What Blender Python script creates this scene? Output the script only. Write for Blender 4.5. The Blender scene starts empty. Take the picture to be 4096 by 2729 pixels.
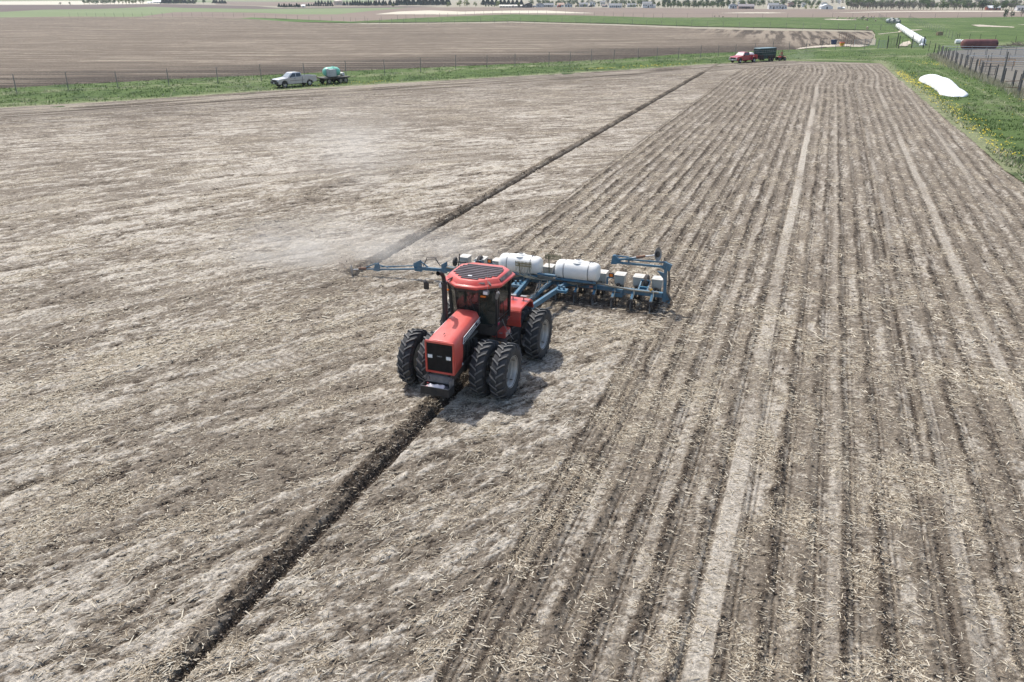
import bpy, bmesh, math, random
import numpy as np
from mathutils import Vector, Matrix, Euler
random.seed(7)
RNG = np.random.default_rng(11)
sc = bpy.context.scene
COL = sc.collection
R = math.radians

# ------------------------------------------------------------------ camera, sky, sun, exposure
FPX, CX, CY, YH, CAMH = 3185.7, 2048.0, 1364.5, -17.0, 11.85
PITCH = math.atan((CY - YH) / FPX)
cam = bpy.data.cameras.new('camera'); camo = bpy.data.objects.new('camera', cam); COL.objects.link(camo)
camo.location = (0, 0, CAMH); camo.rotation_euler = (math.pi/2 - PITCH, 0, 0)
cam.sensor_width = 36; cam.lens = 36 * FPX / 4096; cam.clip_start = 0.5; cam.clip_end = 30000
sc.camera = camo
SUN_EL, SUN_AZ = R(58), R(-32)        # azimuth measured clockwise from +Y (away from the camera)
w = bpy.data.worlds.new('World'); sc.world = w; w.use_nodes = True
nt = w.node_tree; nt.nodes.clear()
sky = nt.nodes.new('ShaderNodeTexSky'); sky.sky_type = 'NISHITA'; sky.sun_disc = False
sky.sun_elevation = SUN_EL; sky.sun_rotation = SUN_AZ; sky.air_density = 1.0; sky.dust_density = 2.5; sky.ozone_density = 1.0
bg = nt.nodes.new('ShaderNodeBackground'); bg.inputs[1].default_value = 0.15
wo = nt.nodes.new('ShaderNodeOutputWorld')
nt.links.new(sky.outputs[0], bg.inputs[0]); nt.links.new(bg.outputs[0], wo.inputs[0])
sun = bpy.data.lights.new('sun', 'SUN'); sun.energy = 3.3; sun.angle = R(0.6); sun.color = (1.0, 0.965, 0.91)
suno = bpy.data.objects.new('sun', sun); COL.objects.link(suno)
suno.rotation_euler = (math.pi/2 - SUN_EL, 0, math.pi - SUN_AZ)
sdir = Vector((math.sin(SUN_AZ)*math.cos(SUN_EL), math.cos(SUN_AZ)*math.cos(SUN_EL), math.sin(SUN_EL)))
suno.rotation_euler = sdir.to_track_quat('Z', 'Y').to_euler()
sc.view_settings.view_transform = 'Standard'; sc.view_settings.look = 'None'
sc.view_settings.exposure = 0.4; sc.view_settings.gamma = 1.0
sc.cycles.volume_step_rate = 4.0; sc.cycles.volume_max_steps = 64
sc.cycles.max_bounces = 8; sc.cycles.transparent_max_bounces = 24; sc.cycles.volume_bounces = 1

def U(x, y, z=0.0):
    """photo pixel -> world point at height z (used to survey where things stand)"""
    a = (x-CX)/FPX; b = (CY-y)/FPX
    dy = math.cos(PITCH)+b*math.sin(PITCH); dz = -math.sin(PITCH)+b*math.cos(PITCH)
    t = (z-CAMH)/dz
    return (a*t, dy*t, z)
TH = math.atan((3346-CX)/FPX*math.cos(PITCH))      # heading of the crop rows, clockwise from +Y
U0 = -9.85                                          # tractor centre line, metres across the rows

# ------------------------------------------------------------------ materials
MATS = {}
def nmat(name):
    m = bpy.data.materials.new(name); m.use_nodes = True
    nt = m.node_tree; b = nt.nodes['Principled BSDF']
    return m, nt, b
def mat(name, col, rough=0.6, metal=0.0, var=0.12, scale=6.0, bump=0.0, dust=0.0, coat=0.0, spec=0.5, dcol=(0.42,0.36,0.29)):
    if name in MATS: return MATS[name]
    m, nt, b = nmat(name); N = nt.nodes; L = nt.links
    b.inputs['Roughness'].default_value = rough; b.inputs['Metallic'].default_value = metal
    b.inputs['Coat Weight'].default_value = coat; b.inputs['Specular IOR Level'].default_value = spec
    tc = N.new('ShaderNodeTexCoord')
    n = N.new('ShaderNodeTexNoise'); n.inputs['Scale'].default_value = scale; n.inputs['Detail'].default_value = 5
    L.new(tc.outputs['Object'], n.inputs['Vector'])
    r = N.new('ShaderNodeMapRange'); r.inputs['From Min'].default_value = .3; r.inputs['From Max'].default_value = .7
    r.inputs['To Min'].default_value = 1-var; r.inputs['To Max'].default_value = 1+var
    L.new(n.outputs['Fac'], r.inputs['Value'])
    v = N.new('ShaderNodeVectorMath'); v.operation = 'SCALE'; v.inputs[0].default_value = col[:3]
    L.new(r.outputs[0], v.inputs['Scale'])
    out = v.outputs[0]
    if dust > 0:
        n2 = N.new('ShaderNodeTexNoise'); n2.inputs['Scale'].default_value = scale*.6; n2.inputs['Detail'].default_value = 8
        n2.inputs['Roughness'].default_value = .7
        L.new(tc.outputs['Object'], n2.inputs['Vector'])
        r2 = N.new('ShaderNodeMapRange'); r2.inputs['From Min'].default_value = .38; r2.inputs['From Max'].default_value = .68
        r2.inputs['To Max'].default_value = dust
        L.new(n2.outputs['Fac'], r2.inputs['Value'])
        mx = N.new('ShaderNodeMix'); mx.data_type = 'RGBA'; mx.inputs['B'].default_value = (*dcol, 1)
        L.new(r2.outputs[0], mx.inputs['Factor']); L.new(out, mx.inputs['A']); out = mx.outputs['Result']
    L.new(out, b.inputs['Base Color'])
    if bump:
        bp = N.new('ShaderNodeBump'); bp.inputs['Strength'].default_value = bump; bp.inputs['Distance'].default_value = .02
        L.new(n.outputs['Fac'], bp.inputs['Height']); L.new(bp.outputs[0], b.inputs['Normal'])
    MATS[name] = m; return m
def glass(name, col=(0.05,0.07,0.065), alpha=0.5, rough=0.04):
    if name in MATS: return MATS[name]
    m, nt, b = nmat(name)
    b.inputs['Base Color'].default_value = (*col, 1); b.inputs['Roughness'].default_value = rough
    b.inputs['Alpha'].default_value = alpha; b.inputs['IOR'].default_value = 1.5
    MATS[name] = m; return m

def ground_mat(name, cA, cB, cC, cD, fine=18.0, fleck=38.0, bump=.6, fleck_amt=1.0, bdist=.03, grit=0.0):
    """attribute 'mix': R -> cB (dark), G -> cC (pale), B -> density of cD flecks; cA is the base"""
    m, nt, b = nmat(name); N = nt.nodes; L = nt.links
    b.inputs['Roughness'].default_value = .95; b.inputs['Specular IOR Level'].default_value = .15
    at = N.new('ShaderNodeAttribute'); at.attribute_name = 'mix'
    sp = N.new('ShaderNodeSeparateColor'); L.new(at.outputs['Color'], sp.inputs[0])
    tc = N.new('ShaderNodeTexCoord')
    n = N.new('ShaderNodeTexNoise'); n.inputs['Scale'].default_value = fine; n.inputs['Detail'].default_value = 5; n.inputs['Roughness'].default_value = .72
    L.new(tc.outputs['Object'], n.inputs['Vector'])
    def mix(a, bcol, fac):
        x = N.new('ShaderNodeMix'); x.data_type = 'RGBA'
        if isinstance(a, tuple): x.inputs['A'].default_value = (*a, 1)
        else: L.new(a, x.inputs['A'])
        x.inputs['B'].default_value = (*bcol, 1); L.new(fac, x.inputs['Factor']); return x.outputs['Result']
    def noisy(src, k):           # mask pushed by fine noise so its edge breaks up
        a = N.new('ShaderNodeMath'); a.operation = 'MULTIPLY_ADD'; L.new(n.outputs['Fac'], a.inputs[0]); a.inputs[1].default_value = k; a.inputs[2].default_value = -k*.5
        c = N.new('ShaderNodeMath'); c.operation = 'ADD'; c.use_clamp = True; L.new(a.outputs[0], c.inputs[0]); L.new(src, c.inputs[1])
        return c.outputs[0]
    c = mix(cA, cC, noisy(sp.outputs[1], 2.2))
    c = mix(c, cB, noisy(sp.outputs[0], 1.6))
    f = N.new('ShaderNodeTexNoise'); f.inputs['Scale'].default_value = fleck; f.inputs['Detail'].default_value = 2; f.inputs['Roughness'].default_value = .7
    L.new(tc.outputs['Object'], f.inputs['Vector'])
    th = N.new('ShaderNodeMath'); th.operation = 'MULTIPLY_ADD'; L.new(sp.outputs[2], th.inputs[0]); th.inputs[1].default_value = -.17; th.inputs[2].default_value = .70
    gt = N.new('ShaderNodeMath'); gt.operation = 'SUBTRACT'; L.new(f.outputs['Fac'], gt.inputs[0]); L.new(th.outputs[0], gt.inputs[1])
    ml = N.new('ShaderNodeMath'); ml.operation = 'MULTIPLY'; ml.use_clamp = True; L.new(gt.outputs[0], ml.inputs[0]); ml.inputs[1].default_value = 14*fleck_amt
    c = mix(c, cD, ml.outputs[0])
    if grit:
        q = N.new('ShaderNodeTexNoise'); q.inputs['Scale'].default_value = fine*.55; q.inputs['Detail'].default_value = 8; q.inputs['Roughness'].default_value = .85
        L.new(tc.outputs['Object'], q.inputs['Vector'])
        mr = N.new('ShaderNodeMapRange'); mr.inputs['From Min'].default_value = .36; mr.inputs['From Max'].default_value = .64
        mr.inputs['To Min'].default_value = 1-grit; mr.inputs['To Max'].default_value = 1+grit*.7
        L.new(q.outputs['Fac'], mr.inputs['Value'])
        vs = N.new('ShaderNodeVectorMath'); vs.operation = 'SCALE'; L.new(c, vs.inputs[0]); L.new(mr.outputs[0], vs.inputs['Scale']); c = vs.outputs[0]
    L.new(c, b.inputs['Base Color'])
    if bump:
        bp = N.new('ShaderNodeBump'); bp.inputs['Strength'].default_value = bump; bp.inputs['Distance'].default_value = bdist
        L.new(n.outputs['Fac'], bp.inputs['Height']); L.new(bp.outputs[0], b.inputs['Normal'])
    return m

# ------------------------------------------------------------------ numpy noise
def _h(ix, iy, s):
    h = (ix.astype(np.int64)*374761393 + iy.astype(np.int64)*668265263 + s*1442695041) & 0xffffffff
    h = ((h ^ (h >> 13)) * 1274126177) & 0xffffffff
    return ((h ^ (h >> 16)) & 0xffff).astype(np.float32) / 65535.0
def vn(x, y, s=0):
    x0 = np.floor(x); y0 = np.floor(y); fx = (x-x0).astype(np.float32); fy = (y-y0).astype(np.float32)
    fx = fx*fx*(3-2*fx); fy = fy*fy*(3-2*fy)
    a = _h(x0, y0, s); b = _h(x0+1, y0, s); c = _h(x0, y0+1, s); d = _h(x0+1, y0+1, s)
    return a + (b-a)*fx + (c-a)*fy + (a-b-c+d)*fx*fy
def fbm(x, y, o=3, s=0, g=.5):
    t = 0; a = 1; n = 0
    for i in range(o):
        t = t + a*vn(x*(2.03**i)+i*17.3, y*(2.03**i)-i*9.1, s+i); n += a; a *= g
    return t/n
def sst(a, b, x):
    t = np.clip((x-a)/(b-a), 0, 1); return t*t*(3-2*t)
def uv_of(x, y):
    s, c = math.sin(TH), math.cos(TH)
    return x*c - y*s - U0, x*s + y*c        # across (0 = tractor line), along

def poly_xy(pts, z=0.0): return np.array([U(px, py, z)[:2] for px, py in pts])
def inside(P, x, y):
    r = np.zeros(x.shape, bool); n = len(P)
    for i in range(n):
        x1, y1 = P[i]; x2, y2 = P[(i+1) % n]
        if y1 == y2: continue
        c = ((y1 > y) != (y2 > y)) & (x < (x2-x1)*(y-y1)/(y2-y1)+x1)
        r ^= c
    return r
def edge_dist(P, x, y):
    d = np.full(x.shape, 1e9, np.float32); n = len(P)
    for i in range(n):
        a = P[i]; e = P[(i+1) % n]-a; l = e@e
        if l < 1e-9: continue
        t = np.clip(((x-a[0])*e[0]+(y-a[1])*e[1])/l, 0, 1)
        d = np.minimum(d, np.hypot(x-a[0]-t*e[0], y-a[1]-t*e[1]))
    return d
def mesh_np(name, V, F, mt, attr=None, smooth=False):
    me = bpy.data.meshes.new(name); nf, k = F.shape
    me.vertices.add(len(V)); me.vertices.foreach_set('co', V.astype(np.float32).ravel())
    me.loops.add(nf*k); me.loops.foreach_set('vertex_index', F.astype(np.int32).ravel())
    me.polygons.add(nf); me.polygons.foreach_set('loop_start', np.arange(0, nf*k, k, dtype=np.int32))
    me.polygons.foreach_set('loop_total', np.full(nf, k, np.int32))
    if smooth: me.polygons.foreach_set('use_smooth', np.ones(nf, bool))
    me.update(calc_edges=True)
    if attr is not None:
        a = me.attributes.new('mix', 'FLOAT_COLOR', 'POINT')
        a.data.foreach_set('color', np.concatenate([attr, np.ones((len(V), 1))], 1).astype(np.float32).ravel())
    me.materials.append(mt)
    o = bpy.data.objects.new(name, me); COL.objects.link(o); return o
def sheet(name, poly, mt, hfun, dang=.1, rate=.003, a0=-42, a1=42, r0=8, r1=500, margin=0.0, soft=None, kind='structure', smooth=False):
    """ground sheet meshed in rings round the origin, cells growing with distance, cut to the polygon"""
    ang = np.radians(np.arange(a0, a1, dang)); nr = int(math.log(r1/r0)/rate)
    rad = r0*np.exp(np.arange(nr)*rate)
    A, RR = np.meshgrid(ang, rad); x = RR*np.sin(A); y = RR*np.cos(A)
    ok = inside(poly, x, y)
    keep = ok[:-1, :-1] & ok[1:, :-1] & ok[:-1, 1:] & ok[1:, 1:]
    if margin:
        pass
    idx = np.arange(x.size).reshape(x.shape)
    F = np.stack([idx[:-1, :-1][keep], idx[:-1, 1:][keep], idx[1:, 1:][keep], idx[1:, :-1][keep]], 1)
    used = np.zeros(x.size, bool); used[F.ravel()] = True
    mp = np.cumsum(used)-1; F = mp[F]
    X = x.ravel()[used]; Y = y.ravel()[used]
    z, at = hfun(X, Y, poly)
    o = mesh_np(name, np.stack([X, Y, z], 1), F, mt, at, smooth)
    o['kind'] = kind
    return o

# ------------------------------------------------------------------ the land
FIELD_TOP = [(-900,470),(-300,450),(0,428),(505,400),(1024,364),(1546,333),(2048,304),(2309,289),(2570,274),(2787,258),(3072,244),(3289,237),(3524,243)]
FIELD_RIGHT = [(3546,261),(3594,304),(3650,348),(3724,409),(3811,483),(3920,570),(4029,670),(4096,718),(4500,1060),(5200,1650)]
FIELD = FIELD_TOP + FIELD_RIGHT + [(6000,3300),(-2200,3300)]
P_FIELD = poly_xy(FIELD)

def tillage(x, y):
    yy = np.clip(y, 12, 62)
    G = 1.3*(yy-15) + .0145*(yy-15)**2 + (y-yy)*np.where(y > 62, 2.66, 1.25)
    tn = np.clip(1.3+.029*(yy-15), 1.2, 2.66)
    cs = 1/np.sqrt(1+tn**2)
    t = (x-G)*cs                        # across the old tillage streaks
    s = x*tn*cs + y*cs                  # along them
    return t, s
def clods(x, y, f, s):
    n = fbm(x*f, y*f, 3, s, .55)
    return np.abs(n-.5)*2
def soil(x, y, poly, want_attr=True):
    uc, v = uv_of(x, y)
    d0 = np.hypot(x, y)
    wob = (fbm(v/9., uc/6., 2, 3)-.5)*.10 + sst(95, 150, v)*(1.1*np.sin(v/9.+uc*.05)*.35 + (fbm(v/14., uc*0+2, 1, 5)-.5)*.8)
    ur = uc + wob
    e1 = (fbm(x*1.3, y*1.3, 2, 8)-.5)*.35
    planted = np.where(uc > 0, sst(4.45, 4.6, ur + e1*.3), 0)
    behind = sst(30.6, 31.2, v + e1)*sst(-4.75, -4.5, ur + e1*.5)*(1-sst(4.4, 4.6, ur))
    planted = np.maximum(planted, behind)
    far_dist = edge_dist(P_FAREDGE, x, y)
    head = 1-sst(9.5, 12.5, far_dist + e1*3)          # headland along the far edge, worked crosswise
    pl = planted*(1-head*(uc < 3))
    t, s = tillage(x, y)
    tw = t + (fbm(s/7., t/3., 2, 21)-.5)*.5
    # --- old tillage (unplanted)
    streak = fbm(tw/.42, s/2.0, 4, 31, .68)
    fine = fbm(tw/.16, s/.30, 3, 33, .7)
    patch = fbm(x/6.5, y/6.5, 2, 41)
    fine2 = fbm(tw/.055, s/.14, 2, 37, .6)*np.clip(1.4-d0/60, 0, 1)+.5*np.clip(d0/60-.4, 0, 1)
    crust = sst(.50, .68, streak*.42+fine*.36+fine2*.16+patch*.16)
    dark_u = np.clip(sst(.53, .70, (1-streak)*.42+(1-fine)*.42+(1-fine2)*.16)*.9+sst(.64, .80, 1-fine2)*.45, 0, 1)  # small voids darkened in the colour, painting the shadows between clods
    straw_b = sst(.44, .68, fbm(tw/1.1, s/3.5, 4, 51, .65))
    cu = clods(x, y, 7., 35); h = (streak-.5)*.06 + (fine-.5)*.10 + cu*.03 + (fine2-.5)*.03
    crk = 1-np.clip(np.abs(fbm(tw/.30, s/.55, 3, 61)-.5)*16, 0, 1)
    h -= crk*.012*(1-straw_b); dark_u = np.maximum(dark_u, crk*.25*fine)
    # old wheel tracks pressed into it, with lug marks
    trk = np.zeros_like(h)
    for tc, w_ in ((-20.6, .30), (-22.6, .26), (-35.5, .5), (-38.2, .4), (-12.3, .26)):
        g = (1-sst(w_*.8, w_*1.15, np.abs(tw-tc)))
        trk = np.maximum(trk, g*np.clip(fbm(s/5., t*0+tc, 2, 71)*2.4-.6, 0, 1))
    lug = np.sin((s+np.abs(tw*1.0 - np.round(tw))*.6)*2*math.pi/.24)
    h = h*(1-.7*trk) + trk*(lug*.012-.012); crust = np.maximum(crust*(1-trk), trk*(.55+.35*np.sign(lug)*.5)); dark_u = dark_u*(1-trk)+trk*sst(.3, 1, -lug)*.25; straw_b = straw_b*(1-trk)
    # --- planted rows
    ph = ur/.80 + 1000.5; k = np.floor(ph); r = (ph-k-.5)*.80          # distance from the row centre
    side = vn(k*1.7, v/22., 81)                                       # which side carries the clods varies by row
    rowamp = (.35+.5*vn(k*3.1, v*0, 82)+.6*vn(k*3.1, v/5., 85))*(.6+.8*vn(k*7.7, v*1.1, 86))
    groove = np.exp(-(r/.035)**2)+ .7*np.exp(-((r-.13)/.03)**2)
    cb = np.exp(-((r+.21+(vn(v*1.4, k*3.3, 83)-.5)*.14)/(.07+.07*vn(v/3., k*5.1, 84)))**2)*rowamp
    cl = clods(x, y, 5.5, 91); cl2 = clods(x, y, 13., 95)
    hp = -.035*groove + cb*(.03+.06*cl+.03*cl2) + (fbm(ur/.22, v/.22, 4, 96, .7)-.5)*.085 + cl2*.02
    fp = fbm(ur/.16, v/.16, 3, 198, .7)
    pale = sst(.46, .68, fbm(ur/.40, v/2.6, 4, 97, .68)*.55+fp*.45) * (1-np.clip(cb*1.2, 0, 1))*.8
    young = 1+.5*(uc < 4.6)
    darkp = np.clip(groove*.65 + .25*cb + young*cb*(.15+.9*cl+.5*cl2)*sst(.25, .8, vn(ur*1.1, v/3.3, 98)+.2) + sst(.55,.75,1-fp)*.45, 0, 1)
    strawp = sst(.44, .70, fbm(ur/1.0, v/1.6, 4, 99, .65))
    for tc, w_, am in ((9.15, .25, .78), (14.3, .16, .5), (17.0, .22, .6), (7.5, .14, .4), (20.5, .22, .5), (11.6, .14, .35)):
        g = 1-sst(w_*.85, w_*1.1, np.abs(ur-tc+.05*np.sin(v/5.)))
        l2 = np.sin((v+np.abs(ur-tc)*.5)*2*math.pi/.17)
        fade = np.clip(fbm(v/6., ur*0+tc, 3, 101)*2.6-.45, .2, 1)*am*(.75+.5*fp)
        g = g*fade
        hp = hp*(1-g)+g*(.02+l2*.007); pale = np.maximum(pale, g*.95); darkp = darkp*(1-g); strawp = strawp*(1-g*.8)
        ed = np.exp(-((ur-tc+w_*1.25)/.07)**2)*fade; hp -= ed*.05; darkp = np.maximum(darkp, ed*.85)
    # the stronger seam lines between passes
    for tc in (4.62, -4.62, 13.9, 5.15):
        ed = np.exp(-((ur-tc)/.10)**2)*(planted > .2 if tc != 4.62 else 1)*(.5+.8*vn(v/1.7, v*0+tc, 103)); ed = np.clip(ed, 0, 1)
        hp -= ed*.05; darkp = np.maximum(darkp, ed*.9); pale *= 1-ed
    # freshly stirred straw patch in the strip behind the planter
    ylw = np.exp(-(((v-42)/7.)**2+((uc+.5)/3.)**2))
    strawp = np.clip(strawp+ylw*.8, 0, 1)
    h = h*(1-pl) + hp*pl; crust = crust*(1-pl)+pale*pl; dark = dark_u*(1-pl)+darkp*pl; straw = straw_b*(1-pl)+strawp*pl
    # --- headland
    hs = fbm(far_dist/.55, x/9., 3, 111, .6)
    hd = sst(.48, .66, hs+.05*fine)
    h = h*(1-head)+head*((hs-.5)*.12); dark = dark*(1-head)+head*hd*.75; crust = crust*(1-head)+head*(1-hd)*.45
    # --- marker furrows
    for fc, on in ((0., 1-sst(29.5, 30.2, v)), (-9.19, sst(30.0, 30.4, v))):
        fw = uc-fc + (fbm(v/1.3, v*0+fc, 2, 121)-.5)*.07
        on = on*(1-head*.6)
        tr = sst(-.22, -.02, fw)*(1-sst(.11, .16, fw))
        rg = np.exp(-((fw+.46)/.24)**2)
        rag = .6+.8*vn(v/.8, v*0+fc+4, 122)
        h = h*(1-np.clip(rg+tr, 0, 1)*on) + on*(-.17*tr + rg*rag*(.05+.15*cl+.06*cl2))
        dk = np.clip(tr*1.2+np.exp(-((fw+.34)/.26)**2)*rag*(.45+1.1*cl)*(.6+vn(v/1.9, v*0+fc+8, 124)), 0, 1)*on
        dark = np.maximum(dark*(1-on*np.clip(rg+tr, 0, 1)), dk); crust = crust*(1-np.clip(tr*1.3+rg*1.1, 0, 1)*on); straw = straw*(1-tr*on)
    # tractor and planter standing on it: soil colour darkened just ahead of, under and behind the row units
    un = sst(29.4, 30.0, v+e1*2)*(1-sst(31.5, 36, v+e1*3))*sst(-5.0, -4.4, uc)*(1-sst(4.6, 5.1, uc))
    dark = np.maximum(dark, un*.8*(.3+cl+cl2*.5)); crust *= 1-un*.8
    crust *= 1-sst(60, 120, d0)*.35
    dk2 = np.exp(-((edge_dist(P_FAREDGE, x, y)-14)/9.)**2)*fbm(x/13., y/6., 2, 131)
    dark = np.clip(dark + dk2*.45*(1-pl), 0, 1)
    ed = edge_dist(P_FIELD, x, y)
    h = h - (1-sst(0, .9, ed+e1*1.5))*.16
    straw = np.maximum(straw, (1-sst(.8, 2.2, ed+e1*2))*.9)
    return h, np.stack([np.clip(dark, 0, 1), np.clip(crust, 0, 1), np.clip(straw*.9+.12, 0, 1)], 1)
class _PF: pass
P_FAREDGE = poly_xy([(-900,470),(0,428),(505,400),(1024,364),(1546,333),(2048,304),(2309,289),(2570,274),(2787,258),(3072,244),(3289,237),(3524,243),(3289,237.1),(3072,244.1),(2787,258.1),(2570,274.1),(2309,289.1),(2048,304.1),(1546,333.1),(1024,364.1),(505,400.1),(0,428.1)])

M_soil = ground_mat('tilled soil', (.215,.178,.135), (.062,.047,.034), (.58,.525,.44), (.48,.41,.30), fine=17, fleck=20, bump=1.0, bdist=.06, grit=.65)
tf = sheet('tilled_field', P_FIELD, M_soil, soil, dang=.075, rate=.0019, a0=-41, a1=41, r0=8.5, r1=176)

# base ground out past the horizon
def flat(z, dk=.4, f=1/40., seed=5, strx=1.0, stry=1.0):
    def g(x, y, poly):
        n = fbm(x*f*strx, y*f*stry, 4, seed); n2 = fbm(x*f*8, y*f*8, 3, seed+9)
        return np.full(x.shape, z), np.stack([sst(.45, .75, n)*dk, sst(.5, .8, n2)*.6, n*.5], 1)
    return g
M_far = ground_mat('distant land', (.30,.27,.20), (.20,.20,.12), (.46,.44,.36), (.34,.32,.24), fine=.05, fleck=.2, bump=0)
g = bpy.data.meshes.new('ground'); bm = bmesh.new()
for rr in range(1): pass
rings = [0, 60, 200, 500, 1000, 2000, 4000, 9000, 20000]
segs = 96; prev = [bm.verts.new((0, 0, -.30))]
for ri in rings[1:]:
    cur = [bm.verts.new((ri*math.sin(2*math.pi*i/segs), ri*math.cos(2*math.pi*i/segs), -.30)) for i in range(segs)]
    for i in range(segs):
        if len(prev) == 1: bm.faces.new((prev[0], cur[(i+1) % segs], cur[i]))
        else: bm.faces.new((prev[i], prev[(i+1) % segs], cur[(i+1) % segs], cur[i]))
    prev = cur
bm.normal_update(); bm.to_mesh(g); bm.free(); g.materials.append(M_far)
go = bpy.data.objects.new('ground', g); COL.objects.link(go); go['kind'] = 'structure'

# grass: everything between the field and the upper fields, and the right-hand pasture
def grass(x, y, poly):
    n = fbm(x/5., y/5., 3, 201); n2 = fbm(x/1.1, y/1.1, 3, 202, .6); n3 = fbm(x/14., y/14., 2, 203)
    dark = sst(.5, .72, n*.5+n2*.5); pale = sst(.57, .75, n2*.5+n3*.5)*.65
    # bleached old grass under the fence line and along the field's edge
    df = edge_dist(P_FENCE_A, x, y); pale = np.maximum(pale, np.exp(-((df-1.0)/1.1)**2)*sst(.35, .6, n2)*.9)
    dr = edge_dist(P_TRACK, x, y); pale = np.maximum(pale, np.exp(-(dr/.35)**2)*.75*sst(.3, .6, fbm(x/.8, y/.8, 2, 207)))
    de = edge_dist(P_FIELD, x, y); pale = np.maximum(pale, (1-sst(.2, 2.2, de+n2*2-1))*.85)
    dp = edge_dist(P_PATH, x, y); pale = np.maximum(pale, np.exp(-(dp/.9)**2)*1.0); pale = np.maximum(pale, np.exp(-((dp)/5.)**2)*sst(.45, .65, n2)*.6)
    z = -.05+(n2-.5)*.10+(n-.5)*.12
    return z, np.stack([dark*.8, np.clip(pale, 0, 1), n2*.55+.1], 1)
FA = [(-700,415),(-200,388),(67,371),(274,360),(473,352),(676,341),(872,333),(1046,321),(1219,312),(1385,304),(1539,298),(1683,288),(1823,276),(1948,273),(2060,266),(2195,261),(2279,257),(2367,250),(2455,248),(2552,241),(2627,239),(2713,237),(2801,231),(2872,226),(2941,222),(3017,218),(3090,209),(3155,208),(3223,204),(3285,201),(3341,200),(3400,199),(3457,198),(3510,194)]
P_FENCE_A = poly_xy(FA + FA[::-1])
P_TRACK = poly_xy([(3651,247),(3760,285),(3900,345),(4090,460),(4500,700),(4090,460.1),(3900,345.1),(3760,285.1)])
P_PATH = poly_xy([(3500,227),(3600,225),(3731,222),(3600,225.1)])
M_grass = ground_mat('meadow grass', (.085,.135,.035), (.035,.065,.018), (.26,.27,.15), (.17,.24,.07), fine=7, fleck=16, bump=1.0, bdist=.10, grit=.5)
STRIP_TOP = [(-900,395),(0,352),(261,337),(478,326),(696,315),(1024,301),(1459,280),(2048,254),(2483,235),(2700,217),(3072,202),(3159,198)]
GRASS = STRIP_TOP + [(3300,190),(3400,181),(3500,178),(3498,136),(3485,120),(3072,110),(2787,105),(2483,95),(2048,84),(1763,88),(1459,90),(1241,86),(1024,70),(1030,69.5),(1402,86),(1763,67),(2048,57),(2352,62),(2613,70),(3072,69.5),(3507,69.5),(3702,72),(4096,67),(4700,64),(5600,480),(5600,2000),(4500,1075),(4092,732),(4020,682),(3911,582),(3803,495),(3716,421),(3640,358),(3585,314),(3538,272),(3518,254),(3289,247),(3072,254),(2787,268),(2570,285),(2309,300),(2048,315),(1546,345),(1024,377),(505,414),(0,443),(-900,490)]
sheet('meadow', poly_xy(GRASS), M_grass, grass, dang=.09, rate=.0035, a0=-42, a1=44, r0=40, r1=620)

# upper corn stubble field beyond the strip
def stubble(x, y, poly):
    ed = edge_dist(P_STRIPTOP, x, y)
    n0 = fbm(x/60., y/40., 2, 301)
    q = y*1.0 - x*.03 + 6*n0
    n = fbm(q/1.5, x/26., 4, 302, .65); n1 = fbm(x/38., y/20., 3, 303); n2 = fbm(q/.5, x/3., 2, 304)
    lowd = np.exp(-(ed/22.)**2)*1.0
    dark = sst(.46, .66, (1-n)*.55+n2*.2+n1*.12+lowd*.26)
    pale = sst(.50, .68, n*.7+n2*.3)*(1-lowd*.5)
    rr = sst(60, 85, x)                       # end of the field, worked the other way
    m2 = fbm((x-y*.30)/1.6, y/30., 3, 305, .6)
    dark = dark*(1-rr)+rr*sst(.46, .6, 1-m2); pale = pale*(1-rr)+rr*sst(.5, .62, m2)*.8
    e0 = 1-sst(.3, 1.6, edge_dist(poly, x, y)+n2*1.2-.6)
    pale = np.maximum(pale, e0*.8)
    z = .0+(n-.5)*.16-e0*.08
    return z, np.stack([dark*.85, pale*.8, n2*.5+.45-lowd*.2], 1)
P_STRIPTOP = poly_xy(STRIP_TOP + STRIP_TOP[::-1])
STUB = STRIP_TOP + [(3300,190),(3440,183),(3481,174),(3498,139),(3485,127),(3072,122),(2787,114),(2483,102),(2048,90),(1763,93.5),(1459,96.6),(1241,92),(1024,76),(783,67),(522,67),(261,66),(0,70),(-900,74)]
M_stub = ground_mat('corn stubble', (.150,.118,.088), (.050,.038,.029), (.37,.31,.235), (.42,.36,.27), fine=5, fleck=9, bump=1.0, bdist=.15, grit=.5)
sheet('stubble_field', poly_xy(STUB), M_stub, stubble, dang=.07, rate=.0022, a0=-41, a1=36, r0=88, r1=600)

# far fields
def plain(z, seed, dk=.5, pl=.4, l=30.):
    def g(x, y, poly):
        n = fbm(x/l/2.5, y/l, 4, seed); n2 = fbm(x/6., y/3., 3, seed+3)
        return np.full(x.shape, z)+(n-.5)*.1, np.stack([sst(.45, .7, n)*dk, sst(.5, .75, n2*.5+n*.5)*pl, n2*.7], 1)
    return g
M_brown = ground_mat('worked brown soil', (.215,.168,.132), (.16,.122,.098), (.28,.23,.18), (.30,.26,.20), fine=1.2, fleck=2.2, bump=0)
M_purp = ground_mat('dark worked soil', (.135,.105,.092), (.10,.078,.07), (.19,.15,.125), (.17,.14,.12), fine=.6, fleck=1.5, bump=0)
M_rye = ground_mat('young rye', (.18,.22,.11), (.13,.18,.07), (.27,.28,.17), (.25,.25,.16), fine=1., fleck=2., bump=0)
M_cream = ground_mat('dry cream stubble', (.56,.51,.40), (.48,.43,.34), (.66,.61,.5), (.5,.45,.34), fine=1., fleck=2., bump=0)
M_green = ground_mat('green hay', (.085,.16,.04), (.07,.13,.03), (.13,.21,.06), (.11,.19,.05), fine=1., fleck=2., bump=0)
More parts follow.
